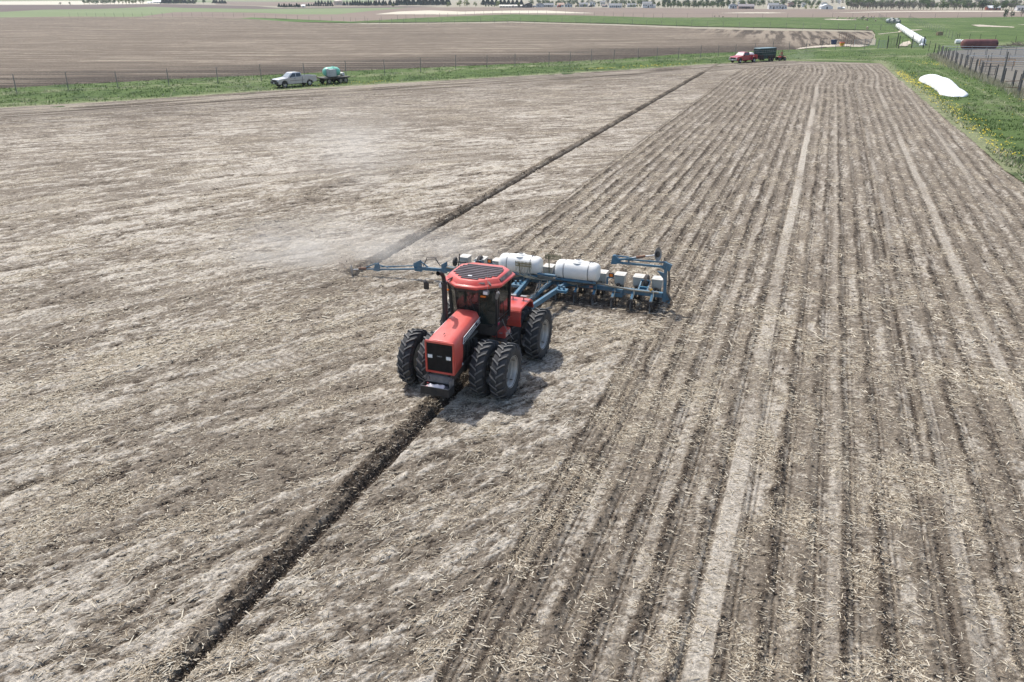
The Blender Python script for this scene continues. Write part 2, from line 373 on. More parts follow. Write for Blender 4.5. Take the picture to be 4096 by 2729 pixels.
M_sand = ground_mat('bare trodden sand', (.50,.44,.35), (.33,.28,.22), (.62,.56,.46), (.40,.33,.25), fine=3., fleck=9., bump=.5)
M_dirt = ground_mat('pen dirt', (.165,.15,.125), (.10,.09,.075), (.24,.225,.19), (.13,.16,.08), fine=5., fleck=11., bump=.6)
def far(name, pts, mt, z, seed, **k):
    a = dict(dang=.06, rate=.006, a0=-44, a1=44, r0=60, r1=2600); a.update({q: k.pop(q) for q in list(k) if q in a})
    return sheet(name, poly_xy(pts), mt, plain(z, seed, **k), **a)
far('brown_field', [(640,48),(700,44),(1024,48),(1350,55),(1633,29),(2000,28),(2550,31),(3072,35),(3700,39),(4300,40),(5200,40),(5200,70),(4096,69),(3702,75),(3507,72),(3072,72),(2613,73),(2352,65),(2048,60),(1763,70),(1402,89),(1241,95),(1024,79),(783,69),(560,68)], M_brown, -.20, 401)
far('rye_field', [(-1200,50),(0,47),(174,38),(435,34),(609,26),(740,31),(1024,35),(1459,31),(1640,29.5),(1500,42),(1350,57),(1180,57),(1024,50),(820,47),(700,48),(560,66),(261,69),(0,72),(-1200,76)], M_rye, -.16, 402)
far('dark_field', [(-1200,26),(0,20),(304,20),(609,15),(820,19),(1024,24),(1111,31),(1459,27),(1633,24),(1760,27),(1640,30),(1459,32),(1024,36),(740,32),(609,27),(435,35),(174,39),(0,48),(-1200,54)], M_purp, -.13, 403)
far('cream_patch', [(1494,57),(1589,46),(1720,41),(1850,46),(2048,42),(2187,42),(2300,48),(2396,53),(2250,54),(2048,53),(1980,53),(1829,58)], M_cream, -.10, 404)
far('cream_patch', [(2840,52.5),(2960,49.5),(3072,49),(3160,51),(3072,53)], M_cream, -.10, 405)
far('cream_patch', [(3280,52),(3500,46),(3800,42.5),(4096,44),(4400,44),(4400,47),(4096,47),(3700,47)], M_cream, -.10, 406)
far('green_wedge', [(880,78),(1010,70),(1070,74.5),(1241,85),(1402,87),(1459,92),(1241,89)], M_green, -.02, 407)
far('cream_field', [(-1500,12),(0,5.5),(300,4),(640,6),(640,16),(304,19),(0,19),(-1500,25)], M_cream, -.10, 408, pl=.8)
far('pale_field', [(-1500,3.5),(0,1.0),(1500,1.0),(1500,9),(900,11),(640,5.5),(300,3.6),(0,5),(-1500,10)], M_rye, -.12, 409, pl=.9, r1=5200)
far('worked_field', [(860,4.5),(1300,8),(1560,14),(1560,24),(1200,26),(1024,22),(860,18)], M_brown, -.10, 410, pl=.9)
far('bare_pad', [(3175,200),(3200,191),(3240,186),(3300,181),(3372,177),(3440,180),(3492,182),(3440,189),(3372,187),(3300,189),(3240,193)], M_sand, .06, 411, dang=.05, r0=100, r1=400)
far('bare_patch', [(3292,76.5),(3330,75.5),(3427,79),(3427,81),(3360,81),(3300,79)], M_sand, .05, 412, dang=.03, r0=200, r1=700)
far('bare_patch', [(3880,100),(3920,99),(3990,104),(4056,108),(4060,111),(3980,109),(3910,107)], M_sand, .05, 413, dang=.03, r0=200, r1=700)
far('bare_patch', [(4063,98),(4110,97.5),(4110,101.5)], M_sand, .05, 414, dang=.03, r0=200, r1=700)
far('bare_patch', [(3590,186),(3610,170),(3640,163),(3646,176),(3630,183),(3640,186)], M_sand, .05, 416, dang=.03, r0=150, r1=500)
far('bare_patch', [(3590,128),(3600,120),(3690,118),(3690,120),(3520,138),(3500,137)], M_sand, .04, 417, dang=.03, r0=150, r1=500)
far('pen_dirt', [(3733,222),(3758,240),(3816,270),(3895,301),(3976,333),(4048,354),(4100,385),(4700,640),(4700,190),(4096,190),(3763,205)], M_dirt, .07, 415, dang=.06, r0=60, r1=400)

# ------------------------------------------------------------------ corn residue, clods, tufts: uncountable ground cover
def scatter(n, r0, r1, a0, a1, dens):
    """random points with density(dist) falling off; rejection in rings"""
    out = []
    while sum(map(len, out)) < n:
        m = 400000
        rr = r0*np.exp(RNG.random(m)*math.log(r1/r0)); aa = np.radians(a0+(a1-a0)*RNG.random(m))
        out.append(np.stack([rr*np.sin(aa), rr*np.cos(aa)], 1)[RNG.random(m) < dens(rr)])
    return np.concatenate(out)[:n]
def sticks(name, P, z, yaw, L, W, Hh, pitch, mt, bend=.0):
    """tented slivers: two lit faces each, lying on the ground"""
    n = len(P); c, s = np.cos(yaw), np.sin(yaw); cp, sp_ = np.cos(pitch), np.sin(pitch)
    V = np.zeros((n, 6, 3), np.float32)
    for j, (a, b, hh) in enumerate(((-.5, -.5, 0), (-.5, 0, 1), (-.5, .5, 0), (.5, .5, 0), (.5, 0, 1), (.5, -.5, 0))):
        lx = a*L; wy = b*W*(1 if a < 0 else .7); zz = hh*Hh
        V[:, j, 0] = P[:, 0] + c*lx*cp - s*wy; V[:, j, 1] = P[:, 1] + s*lx*cp + c*wy; V[:, j, 2] = z + zz + (a+.5)*L*sp_
    b = np.arange(n)[:, None]*6
    F = np.concatenate([b+np.array([0, 5, 4, 1]), b+np.array([1, 4, 3, 2])], 0)
    return mesh_np(name, V.reshape(-1, 3), F, mt)
def island_mat(name, c0, c1, c2, rough=.85):
    m, nt, b = nmat(name); N = nt.nodes; L = nt.links
    b.inputs['Roughness'].default_value = rough; b.inputs['Specular IOR Level'].default_value = .25
    g = N.new('ShaderNodeNewGeometry'); cr = N.new('ShaderNodeValToRGB')
    cr.color_ramp.elements[0].color = (*c0, 1); cr.color_ramp.elements[1].color = (*c2, 1)
    e = cr.color_ramp.elements.new(.5); e.color = (*c1, 1)
    L.new(g.outputs['Random Per Island'], cr.inputs[0]); L.new(cr.outputs[0], b.inputs['Base Color'])
    return m
M_straw = island_mat('dry corn stalk', (.20,.155,.105), (.40,.34,.25), (.66,.60,.48))
def residue(N_, r0, r1, dens, lmin, lmax, wmin, wmax, name):
    P = scatter(N_, r0, r1, -40, 40, dens)
    P = P[inside(P_FIELD, P[:, 0], P[:, 1])]
    h, at = soil(P[:, 0].astype(np.float32), P[:, 1].astype(np.float32), P_FIELD)
    cl = fbm(P[:, 0]/.9, P[:, 1]/.9, 3, 501, .6)
    pr = np.clip(.06 + at[:, 2]*.75*sst(.42, .64, cl)*1.15 + .1*cl, 0, 1)*(1-.6*at[:, 0])
    k = RNG.random(len(P)) < pr
    P = P[k]; h = h[k]; n = len(P)
    uc, v = uv_of(P[:, 0], P[:, 1])
    base = np.where(uc > 4.5, math.pi/2-TH+math.pi/2, math.radians(28))
    yaw = base + RNG.normal(0, .75, n)
    L = lmin+(lmax-lmin)*RNG.random(n)**3.0; W = wmin+(wmax-wmin)*RNG.random(n)**1.6
    return sticks(name, P, h+.004+.02*RNG.random(n)**3, yaw, L, W, W*.45, RNG.normal(0, .10, n).clip(-.1, .5), M_straw)
def finish(parts, name, label=None):
    """join pieces of one uncountable cover into one object"""
    o = parts[0]
    if len(parts) > 1:
        with bpy.context.temp_override(active_object=o, selected_objects=parts, selected_editable_objects=parts, object=o):
            bpy.ops.object.join()
    o.name = name; o['kind'] = 'stuff'
    if label: o['label'] = label
    return o
finish([residue(420000, 9.5, 30, lambda r: (r/30.)**2*0+ (r/30.)**2, .03, .26, .008, .032, 'a'),
        residue(330000, 28, 150, lambda r: np.clip(28./r, 0, 1)**.6, .10, .40, .016, .05, 'b')], 'corn_residue', 'pale dry corn stalk pieces scattered over the tilled field')
# clods of moist earth thrown up along the furrows and rows
def clod_mesh(name, P, z, S, mt):
    n = len(P); base = np.array([[1,0,0],[-1,0,0],[0,1,0],[0,-1,0],[0,0,1],[0,0,-1]], np.float32)
    tri = np.array([[0,2,4],[2,1,4],[1,3,4],[3,0,4],[2,0,5],[1,2,5],[3,1,5],[0,3,5]])
    V = base[None]*(S[:, None, None]*(.6+.8*RNG.random((n, 6, 1))).astype(np.float32))
    a = RNG.random(n)*6.28; c, s = np.cos(a)[:, None], np.sin(a)[:, None]
    X = V[:, :, 0]*c-V[:, :, 1]*s; Y = V[:, :, 0]*s+V[:, :, 1]*c
    V = np.stack([X+P[:, 0:1], Y+P[:, 1:2], V[:, :, 2]*.75+z[:, None]], 2)
    F = (np.arange(n)[:, None, None]*6+tri[None]).reshape(-1, 3)
    return mesh_np(name, V.reshape(-1, 3), F, mt)
M_clod = island_mat('moist earth clod', (.065,.05,.038), (.115,.092,.07), (.27,.225,.18), .95)
P = scatter(520000, 9.5, 60, -40, 40, lambda r: np.clip(r/22., 0, 1)**2*np.clip(22./r, 0, 1)**.5)
P = P[inside(P_FIELD, P[:, 0], P[:, 1])]
h, at = soil(P[:, 0].astype(np.float32), P[:, 1].astype(np.float32), P_FIELD)
k = RNG.random(len(P)) < np.clip(at[:, 0]**2*.7-.03, 0, .8); P = P[k]; h = h[k]
S = (.010+.034*RNG.random(len(P))**3).astype(np.float32)*(1+np.clip(np.hypot(P[:, 0], P[:, 1])-25, 0, 40)/40)
finish([clod_mesh('c', P, h+S*.3, S, M_clod)], 'soil_clods', 'dark moist soil clods turned up along rows and furrows')

# ------------------------------------------------------------------ object helpers
def rotz(p, a):
    c, s = math.cos(a), math.sin(a); return (p[0]*c-p[1]*s, p[0]*s+p[1]*c, p[2])
class MB:
    def __init__(s): s.v = []; s.f = []
    def add(s, V, F):
        n = len(s.v); s.v += [tuple(map(float, p)) for p in V]; s.f += [tuple(i+n for i in f) for f in F]; return s
    def box(s, c, d, rot=None, taper=None):
        """c centre, d full size; taper=(sx,sy) scales the top"""
        tx, ty = taper or (1, 1); V = []
        for z in (-.5, .5):
            for x, y in ((-.5, -.5), (.5, -.5), (.5, .5), (-.5, .5)):
                k = (tx, ty) if z > 0 else (1, 1)
                V.append(Vector((x*d[0]*k[0], y*d[1]*k[1], z*d[2])))
        if rot is not None:
            M = Euler(rot).to_matrix(); V = [M @ q for q in V]
        V = [q+Vector(c) for q in V]
        return s.add(V, [(3,2,1,0),(4,5,6,7),(0,1,5,4),(1,2,6,5),(2,3,7,6),(3,0,4,7)])
    def bar(s, a, b, w, h=None, up=(0,0,1)):
        """square bar from a to b"""
        h = h or w; a = Vector(a); b = Vector(b); d = (b-a)
        if d.length < 1e-6: return s
        d.normalize(); u = Vector(up)
        if abs(d.dot(u)) > .98: u = Vector((0, 1, 0))
        x = d.cross(u).normalized(); u = x.cross(d).normalized()
        V = [p+x*(i*w/2)+u*(j*h/2) for p in (a, b) for i, j in ((-1,-1),(1,-1),(1,1),(-1,1))]
        return s.add(V, [(0,1,2,3),(7,6,5,4),(0,4,5,1),(1,5,6,2),(2,6,7,3),(3,7,4,0)])
    def tube(s, pts, r, n=8, cap=True):
        pts = [Vector(p) for p in pts]; rs = r if isinstance(r, (list, tuple)) else [r]*len(pts)
        base = len(s.v); prev = None
        for i, p in enumerate(pts):
            d = (pts[min(i+1, len(pts)-1)]-pts[max(i-1, 0)]).normalized()
            if prev is None:
                u = Vector((0, 0, 1)) if abs(d.z) < .95 else Vector((1, 0, 0))
                x = d.cross(u).normalized()
            else: x = (prev - d*prev.dot(d)).normalized()
            prev = x; y = d.cross(x)
            for k in range(n):
                a = 2*math.pi*k/n; s.v.append(tuple(p+(x*math.cos(a)+y*math.sin(a))*rs[i]))
        for i in range(len(pts)-1):
            for k in range(n):
                a = base+i*n+k; b = base+i*n+(k+1) % n; s.f.append((a, b, b+n, a+n))
        if cap:
            s.f.append(tuple(base+k for k in range(n))[::-1]); s.f.append(tuple(base+(len(pts)-1)*n+k for k in range(n)))
        return s
    def lathe(s, prof, c=(0,0,0), axis='x', n=32, closed=False):
        """prof: list of (along, radius)"""
        base = len(s.v); m = len(prof)
        for a, r in prof:
            for k in range(n):
                t = 2*math.pi*k/n; q = {'x': (a, r*math.cos(t), r*math.sin(t)), 'y': (r*math.cos(t), a, r*math.sin(t)), 'z': (r*math.cos(t), r*math.sin(t), a)}[axis]
                s.v.append((q[0]+c[0], q[1]+c[1], q[2]+c[2]))
        for i in range(m if closed else m-1):
            for k in range(n):
                a = base+i*n+k; b = base+i*n+(k+1) % n; j = ((i+1) % m-i)*n
                s.f.append((a, b, b+j, a+j))
        return s
    def prism(s, prof, a, b, axis='x'):
        """closed 2-d outline pushed along an axis"""
        n = len(prof); V = []
        for t in (a, b):
            for p, q in prof: V.append({'x': (t, p, q), 'y': (p, t, q), 'z': (p, q, t)}[axis])
        return s.add(V, [tuple(range(n))[::-1], tuple(range(n, 2*n))]+[(i, (i+1) % n, n+(i+1) % n, n+i) for i in range(n)])
    def loft(s, secs, cap=True):
        n = len(secs[0]); V = [p for q in secs for p in q]; F = []
        for i in range(len(secs)-1):
            for k in range(n): F.append((i*n+k, i*n+(k+1) % n, (i+1)*n+(k+1) % n, (i+1)*n+k))
        if cap: F += [tuple(range(n))[::-1], tuple(range((len(secs)-1)*n, len(secs)*n))]
        return s.add(V, F)
    def ball(s, c, r, n=10, m=7):
        r = r if isinstance(r, (tuple, list)) else (r, r, r)
        V = [(c[0], c[1], c[2]-r[2])]
        for i in range(1, m):
            t = math.pi*i/m
            for k in range(n):
                a = 2*math.pi*k/n; V.append((c[0]+r[0]*math.sin(t)*math.cos(a), c[1]+r[1]*math.sin(t)*math.sin(a), c[2]-r[2]*math.cos(t)))
        V.append((c[0], c[1], c[2]+r[2])); F = [(0, 1+(k+1) % n, 1+k) for k in range(n)]
        for i in range(m-2):
            for k in range(n): F.append((1+i*n+k, 1+i*n+(k+1) % n, 1+(i+1)*n+(k+1) % n, 1+(i+1)*n+k))
        L = 1+(m-2)*n; F += [(L+k, L+(k+1) % n, L+n) for k in range(n)]
        return s.add(V, F)
    def build(s, name, mt, parent=None, bevel=0, smooth=False, loc=None):
        me = bpy.data.meshes.new(name); me.from_pydata(s.v, [], s.f); me.update()
        bm = bmesh.new(); bm.from_mesh(me)
        bmesh.ops.recalc_face_normals(bm, faces=bm.faces)
        if bevel: bmesh.ops.bevel(bm, geom=[e for e in bm.edges if e.calc_face_angle(0) > .5], offset=bevel, segments=2, affect='EDGES', clamp_overlap=True)
        bm.to_mesh(me); bm.free()
        me.materials.append(mt)
        if smooth:
            me.polygons.foreach_set('use_smooth', [True]*len(me.polygons))
            me.set_sharp_from_angle(angle=R(38))
        o = bpy.data.objects.new(name, me); COL.objects.link(o)
        if parent is not None: o.parent = parent
        if loc is not None: o.location = loc
        return o
def tag(o, label=None, cat=None, group=None, kind=None):
    if label: o['label'] = label
    if cat: o['category'] = cat
    if group: o['group'] = group
    if kind: o['kind'] = kind
    return o
def thing(name, loc, rz, label, cat, group=None):
    o = bpy.data.objects.new(name, None); COL.objects.link(o); o.empty_display_size = .3
    o.location = loc; o.rotation_euler = (0, 0, rz); return tag(o, label, cat, group)
def kids(o): return [c for c in CH.get(o.name, [])]
def copy_tree(o, loc=None, rz=None, scale=None, label=None, parent=None):
    c = o.copy(); COL.objects.link(c)
    if parent is not None: c.parent = parent
    if loc is not None: c.location = loc
    if rz is not None: c.rotation_euler = (0, 0, rz)
    if scale is not None: c.scale = scale
    if label: c['label'] = label
    for ch in list(o.children): copy_tree(ch, parent=c)
    return c
def row_frame(uc, v, z=0.0):
    """point given across/along the rows"""
    s, c = math.sin(TH), math.cos(TH); u = uc+U0
    return (u*c+v*s, -u*s+v*c, z)
def text_mesh(txt, name, mt, parent, size, M, depth=.004, sx=1.0):
    cu = bpy.data.curves.new(name, 'FONT'); cu.body = txt; cu.size = size; cu.extrude = depth; cu.align_x = 'CENTER'; cu.align_y = 'CENTER'
    to = bpy.data.objects.new(name, cu); COL.objects.link(to)
    bpy.context.view_layer.update()
    me = bpy.data.meshes.new_from_object(to); bpy.data.objects.remove(to)
    me.transform(Matrix.Diagonal((sx, 1, 1, 1))); me.transform(M); me.materials.clear(); me.materials.append(mt)
    o = bpy.data.objects.new(name, me); COL.objects.link(o); o.parent = parent; return o
def skin_figure(name, joints, edges, mt, parent=None, sub=2):
    """one continuous body grown over a joint skeleton: joints = [(x,y,z,radius)], first is the root"""
    me = bpy.data.meshes.new(name); me.from_pydata([j[:3] for j in joints], edges, []); me.update()
    o = bpy.data.objects.new(name, me); COL.objects.link(o)
    o.modifiers.new('skin', 'SKIN'); o.modifiers['skin'].use_smooth_shade = True
    sl = me.skin_vertices[0].data
    for i, j in enumerate(joints):
        r = j[3] if isinstance(j[3], tuple) else (j[3], j[3]); sl[i].radius = r; sl[i].use_root = (i == 0)
    s = o.modifiers.new('sub', 'SUBSURF'); s.levels = sub; s.render_levels = sub
    bpy.context.view_layer.update()
    dg = bpy.context.evaluated_depsgraph_get()
    m2 = bpy.data.meshes.new_from_object(o.evaluated_get(dg)); o.modifiers.clear(); o.data = m2
    m2.materials.clear(); m2.materials.append(mt)
    if parent is not None: o.parent = parent
    return o

RED = mat('tractor red', (.60,.062,.045), .34, var=.06, scale=1.5, dust=.28, coat=.3, dcol=(.50,.28,.22))
BLACK = mat('black paint', (.018,.018,.020), .5, var=.2, dust=.35, dcol=(.10,.09,.08))
DARK = mat('greasy dark metal', (.035,.033,.032), .7, var=.4, scale=9, bump=.4, dust=.5, dcol=(.16,.13,.10))
RUBBER = mat('dusty rubber', (.035,.036,.038), .8, var=.2, scale=7, bump=.2, dust=.55, dcol=(.10,.097,.092), spec=.35)
def lug_dust(m):
    # wear: the lug faces, standing proud of the carcass, are scuffed and dusty
    nt = m.node_tree; N = nt.nodes; L = nt.links; b = N['Principled BSDF']; src = b.inputs['Base Color'].links[0].from_socket
    tc = N.new('ShaderNodeTexCoord'); sx = N.new('ShaderNodeSeparateXYZ'); L.new(tc.outputs['Object'], sx.inputs[0])
    cm = N.new('ShaderNodeCombineXYZ'); L.new(sx.outputs[1], cm.inputs[1]); L.new(sx.outputs[2], cm.inputs[2])
    ln = N.new('ShaderNodeVectorMath'); ln.operation = 'LENGTH'; L.new(cm.outputs[0], ln.inputs[0])
    mr = N.new('ShaderNodeMapRange'); mr.inputs['From Min'].default_value = .895; mr.inputs['From Max'].default_value = .91; mr.inputs['To Max'].default_value = .75
    L.new(ln.outputs['Value'], mr.inputs['Value'])
    mx = N.new('ShaderNodeMix'); mx.data_type = 'RGBA'; mx.inputs['B'].default_value = (.19,.185,.175, 1)
    L.new(mr.outputs[0], mx.inputs['Factor']); L.new(src, mx.inputs['A']); L.new(mx.outputs['Result'], b.inputs['Base Color'])
lug_dust(RUBBER)
RIM = mat('galvanised rim', (.52,.52,.50), .45, metal=.2, var=.12, scale=5, dust=.6, dcol=(.27,.23,.18))
GREY = mat('grey steel', (.27,.275,.28), .5, metal=.4, var=.15, dust=.4, dcol=(.3,.26,.22))
LIGHTG = mat('light grey steel', (.42,.43,.44), .5, metal=.2, var=.12)
BLUE = mat('planter blue', (.035,.145,.235), .5, var=.12, scale=4, dust=.45, dcol=(.27,.27,.25))
WHITEP = mat('white poly tank', (.86,.85,.80), .42, var=.035, scale=2.5, dust=.22, dcol=(.55,.49,.39))
BEIGE = mat('pale grey hopper', (.60,.57,.50), .55, var=.05, scale=4, dust=.5, dcol=(.40,.37,.33))
ORANGE = mat('amber lens', (.80,.20,.02), .25, var=.03)
LENS = mat('clear lamp lens', (.82,.84,.84), .12, var=.03, spec=.8)
GLASSD = glass('tinted cab glass', (.018,.028,.026), .5)
HOSE = mat('pale hose', (.33,.32,.25), .55, var=.15, scale=9)
BHOSE = mat('black hose', (.05,.045,.04), .5, var=.3, dust=.5, dcol=(.2,.17,.13))
RUST = mat('rusty steel', (.20,.105,.065), .85, var=.35, scale=5, bump=.2, dust=.35, dcol=(.12,.07,.05))
TAN = mat('dark cloth seat', (.04,.04,.042), .8)

# ------------------------------------------------------------------ the tractor (local frame: +y points back, +x to the machine's left as seen from the camera's right)
T = thing('tractor', row_frame(0, 21.45, -.03), -TH, 'red articulated four wheel drive farm tractor on dual tyres pulling the planter', 'tractor')
def make_tyre(R_=.90, W=.50, rim_r=.50):
    m = MB(); hw = W/2
    prof = [(-hw*.78, rim_r), (-hw*.98, rim_r+.10), (-hw*1.04, rim_r+.22), (-hw*.98, R_-.12), (-hw*.86, R_-.055), (-hw*.4, R_-.035), (0, R_-.03), (hw*.4, R_-.035), (hw*.86, R_-.055), (hw*.98, R_-.12), (hw*1.04, rim_r+.22), (hw*.98, rim_r+.10), (hw*.78, rim_r)]
    m.lathe(prof, n=64)
    N = 20
    for k in range(N):
        for side in (-1, 1):
            a0 = 2*math.pi*(k+(.5 if side > 0 else 0))/N
            secs = []
            for j, (t, back) in enumerate(((-.05, 0), (.25, .07), (.60, .15), (.90, .20), (1.03, .215))):
                x = side*t*hw; a = a0-back; w_ = .036+(.016 if j in (0,) else 0)
                ro = R_+.022 if j < 3 else (R_+.008 if j == 3 else R_-.075); ri = R_-.07-(.03 if j > 2 else 0)-(.05 if j == 4 else 0)
                sec = []
                for da, r in ((-w_*1.25, ri), (-w_*.8, ro), (w_*.8, ro), (w_*1.25, ri)):
                    aa = a+da; sec.append((x, -math.sin(aa)*r, math.cos(aa)*r))
                secs.append(sec)
            m.loft(secs)
    return m
def make_rim(deep):
    m = MB(); r = .50
    if deep:      # outer dual: deep dish seen from outside (+x)
        prof = [(.20, r+.045), (.215, r+.03), (.185, r), (.15, r-.03), (.05, r-.035), (0.03, r-.06), (-.02, r-.065), (-.04, r-.05), (-.14, r-.06), (-.16, .30), (-.15, .14), (-.10, .12), (-.10, .001)]
    else:
        prof = [(.20, r+.045), (.215, r+.03), (.185, r), (.12, r-.03), (-.02, r-.04), (-.03, .26), (.02, .15), (.06, .12), (.06, .001)]
    m.lathe(prof, n=48)
    m.lathe([(-.215, r+.03), (-.185, r), (-.14, r-.04)], n=48)
    return m
tyre_mb = make_tyre(.895)
def wheel(x, y, deep, side):
    r = make_rim(deep).build('wheel', RIM, T, smooth=True) if (deep not in WH) else None
    if r is None:
        r = WH[deep].copy(); COL.objects.link(r); ty = WH['tyre'].copy(); COL.objects.link(ty); ty.parent = r
        for hb in WH[('h', deep)]:
            h2 = hb.copy(); COL.objects.link(h2); h2.parent = r
    else:
        WH[deep] = r
        if 'tyre' not in WH: WH['tyre'] = tyre_mb.build('tyre', RUBBER, r, smooth=True); ty = WH['tyre']
        else: ty = WH['tyre'].copy(); COL.objects.link(ty); ty.parent = r
        hs = []
        hb = MB().lathe([(-.10, .10), (.02, .10), (.04, .07), (.04, .001)], n=20)
        for k in range(8):
            a = 2*math.pi*k/8; hb.tube([(-.13, .2*math.cos(a), .2*math.sin(a)), (-.10, .2*math.cos(a), .2*math.sin(a))], .018, 6)
        for k in range(4):
            a = 2*math.pi*k/4+.5; hb.tube([(-.13, .45*math.cos(a), .45*math.sin(a)), (.14, .455*math.cos(a), .455*math.sin(a))], .013, 6)
        h = hb.build('hub', DARK, r); hs.append(h); WH[('h', deep)] = hs
    r.parent = T; r.location = (x, y, .87); r.scale = (side, 1, 1)
    return r
WH = {}
for y in (0.03, 3.28):
    for side in (1, -1):
        wheel(side*1.62, y, True, side); wheel(side*.92, y, False, side)
for y in (0.03, 3.28):
    ax = MB().tube([(-1.45, y, .87), (1.45, y, .87)], .11, 12).lathe([(-.3, .10), (-.22, .26), (.22, .26), (.3, .10)], (0, y, .87), n=20)
    ax.build('axle', DARK, T, smooth=True)
# chassis
fr = MB()
fr.box((0, -.35, .98), (.62, 2.2, .38)).box((0, 2.6, .95), (.7, 2.3, .40)).box((0, 1.4, .9), (.45, 1.0, .45))
for sx in (-1, 1):
    fr.bar((sx*.40, -1.50, 1.06), (sx*.40, 1.0, 1.18), .07, .20)
    fr.bar((sx*.42, 1.9, 1.25), (sx*.42, 3.9, 1.20), .07, .18)
fr.build('chassis', DARK, T, bevel=.01)
eng = MB().box((0, -.1, 1.55), (.62, 1.35, .75)).box((0, -1.0, 1.6), (.8, .10, .75))
for sx in (-1, 1):
    for k in range(6):
        eng.tube([(sx*.33, -.65+.2*k, 1.75), (sx*.40, -.65+.2*k, 1.62), (sx*.36, -.62+.2*k, 1.35)], .028, 6)
    eng.tube([(sx*.36, -.75, 1.8), (sx*.40, .55, 1.86)], .05, 8); eng.tube([(sx*.40, -.4, 1.45), (sx*.44, .1, 1.3), (sx*.40, .6, 1.5)], .022, 6)
    eng.tube([(sx*.42, -.1, 1.7), (sx*.46, .2, 1.42), (sx*.40, .45, 1.25)], .018, 6); eng.lathe([(-.16, .001), (-.16, .085), (.16, .085), (.16, .001)], (sx*.40, .35, 1.55), 'z', 12)
    eng.bar((sx*.45, -.35, 1.30), (sx*.45, -.35, 2.0), .04)
eng.build('engine', mat('oily engine', (.03,.03,.03), .45, var=.6, scale=14, bump=.6, dust=.5, dcol=(.14,.13,.12)), T, bevel=.008)
# hood shell: lofted, top narrower than the sides
def hood_sec(y, wt, wb, zt, zb, cr=.07):
    return [(-wb, y, zb), (-wb*.98-.0, y, (zt*.55+zb*.45)), (-wt-.045, y, zt-cr*.9), (-wt, y, zt-.015), (-wt*.5, y, zt+.012), (0, y, zt+.018), (wt*.5, y, zt+.012), (wt, y, zt-.015), (wt+.045, y, zt-cr*.9), (wb*.98, y, (zt*.55+zb*.45)), (wb, y, zb)]
def shell(secs, th_=.02):
    m = MB(); n = len(secs[0]); V = [p for q in secs for p in q]; F = []
    for i in range(len(secs)-1):
        for k in range(n-1): F.append((i*n+k, i*n+k+1, (i+1)*n+k+1, (i+1)*n+k))
    m.add(V, F); return m
def hsec(y, zb):
    k = (y+1.40)/2.12; wt = .405-.07*k; wb = .50-.065*k; zt = 2.245+.235*k; zm = 1.90+.22*k
    if y < -1.35: wt -= .01; zt -= .02
    up = [(-wb, y, zm-.0), (-wb+.015, y, (zm+zt)/2-.0), (-wt-.02, y, zt-.045), (-wt+.03, y, zt-.008), (-wt*.5, y, zt+.010), (0, y, zt+.015)]
    lo = [(-wb, y, zb), (-wb, y, (zb+zm)/2)]
    L = lo+up; return L+[(-p[0], p[1], p[2]) for p in L[::-1][1:]]
hs = shell([hsec(-1.40, 1.18), hsec(-1.36, 1.18), hsec(-.80, 1.24), hsec(-.745, 1.62), hsec(-.74, 2.03), hsec(.0, 2.11), hsec(.66, 2.165), hsec(.72, 2.165)])
hood = hs.build('hood', mat('sunfaded hood red', (.60,.085,.065), .42, var=.05, scale=1.2, dust=.22, coat=.15, dcol=(.62,.30,.24)), T, smooth=True)
so = hood.modifiers.new('s', 'SOLIDIFY'); so.thickness = .015; so.offset = -1
MB().box((0, -1.05, 2.345), (.018, .10, .02)).build('hood_latch', BLACK, hood)
# decal strip with the lettering seen on the hood side
NAVY = mat('decal navy', (.012,.016,.035), .35, var=.05); WHT = mat('decal white', (.75,.76,.78), .4, var=.02)
for sx in (1, -1):
    a = Vector((sx*.508, -.76, 2.0)); b = Vector((sx*.470, .66, 2.14)); hgt = .165
    m = MB(); m.prism([(-.79, 1.97), (-.72, 2.16), (.70, 2.30), (.70, 2.135)], sx*.500 if sx > 0 else -.500, sx*.512 if sx > 0 else -.512)
    for i, vv in enumerate(m.v):
        k = (vv[1]+.8)/1.5; m.v[i] = (vv[0]-sx*.045*k, vv[1], vv[2])
    d = m.build('side_decal', NAVY, hood)
    mw = MB()
    for (y0, z0, y1, z1) in ((-.72, 2.163, .70, 2.303), (-.79, 1.967, .70, 2.132), (-.79, 1.967, -.72, 2.163)):
        mw.bar((sx*(.508-.045*((y0+.8)/1.5)), y0, z0), (sx*(.508-.045*((y1+.8)/1.5)), y1, z1), .016, .014)
    mw.build('decal_border', WHT, d)
    ang = math.atan2(.155, 1.45)
    def place(yc, zc, sx=sx):
        # text plane: local x runs backward (+y) on this side, local y up, facing out
        X = Vector((-sx*.03, 1, math.tan(ang))).normalized()*(1 if sx > 0 else -1); N = Vector((sx, sx*.03*0, 0)); Y = N.cross(X).normalized()
        if Y.z < 0: Y = -Y
        xx = sx*(.5155-.045*((yc+.8)/1.5))
        M = Matrix(((X.x, Y.x, N.x, xx), (X.y, Y.y, N.y, yc), (X.z, Y.z, N.z, zc), (0, 0, 0, 1))); return M
    text_mesh('CASE INTERNATIONAL', 'lettering', WHT, d, .115, place(-.20, 2.117), sx=.84)
    text_mesh('9230', 'lettering', WHT, d, .12, place(.52, 2.215), sx=.8)
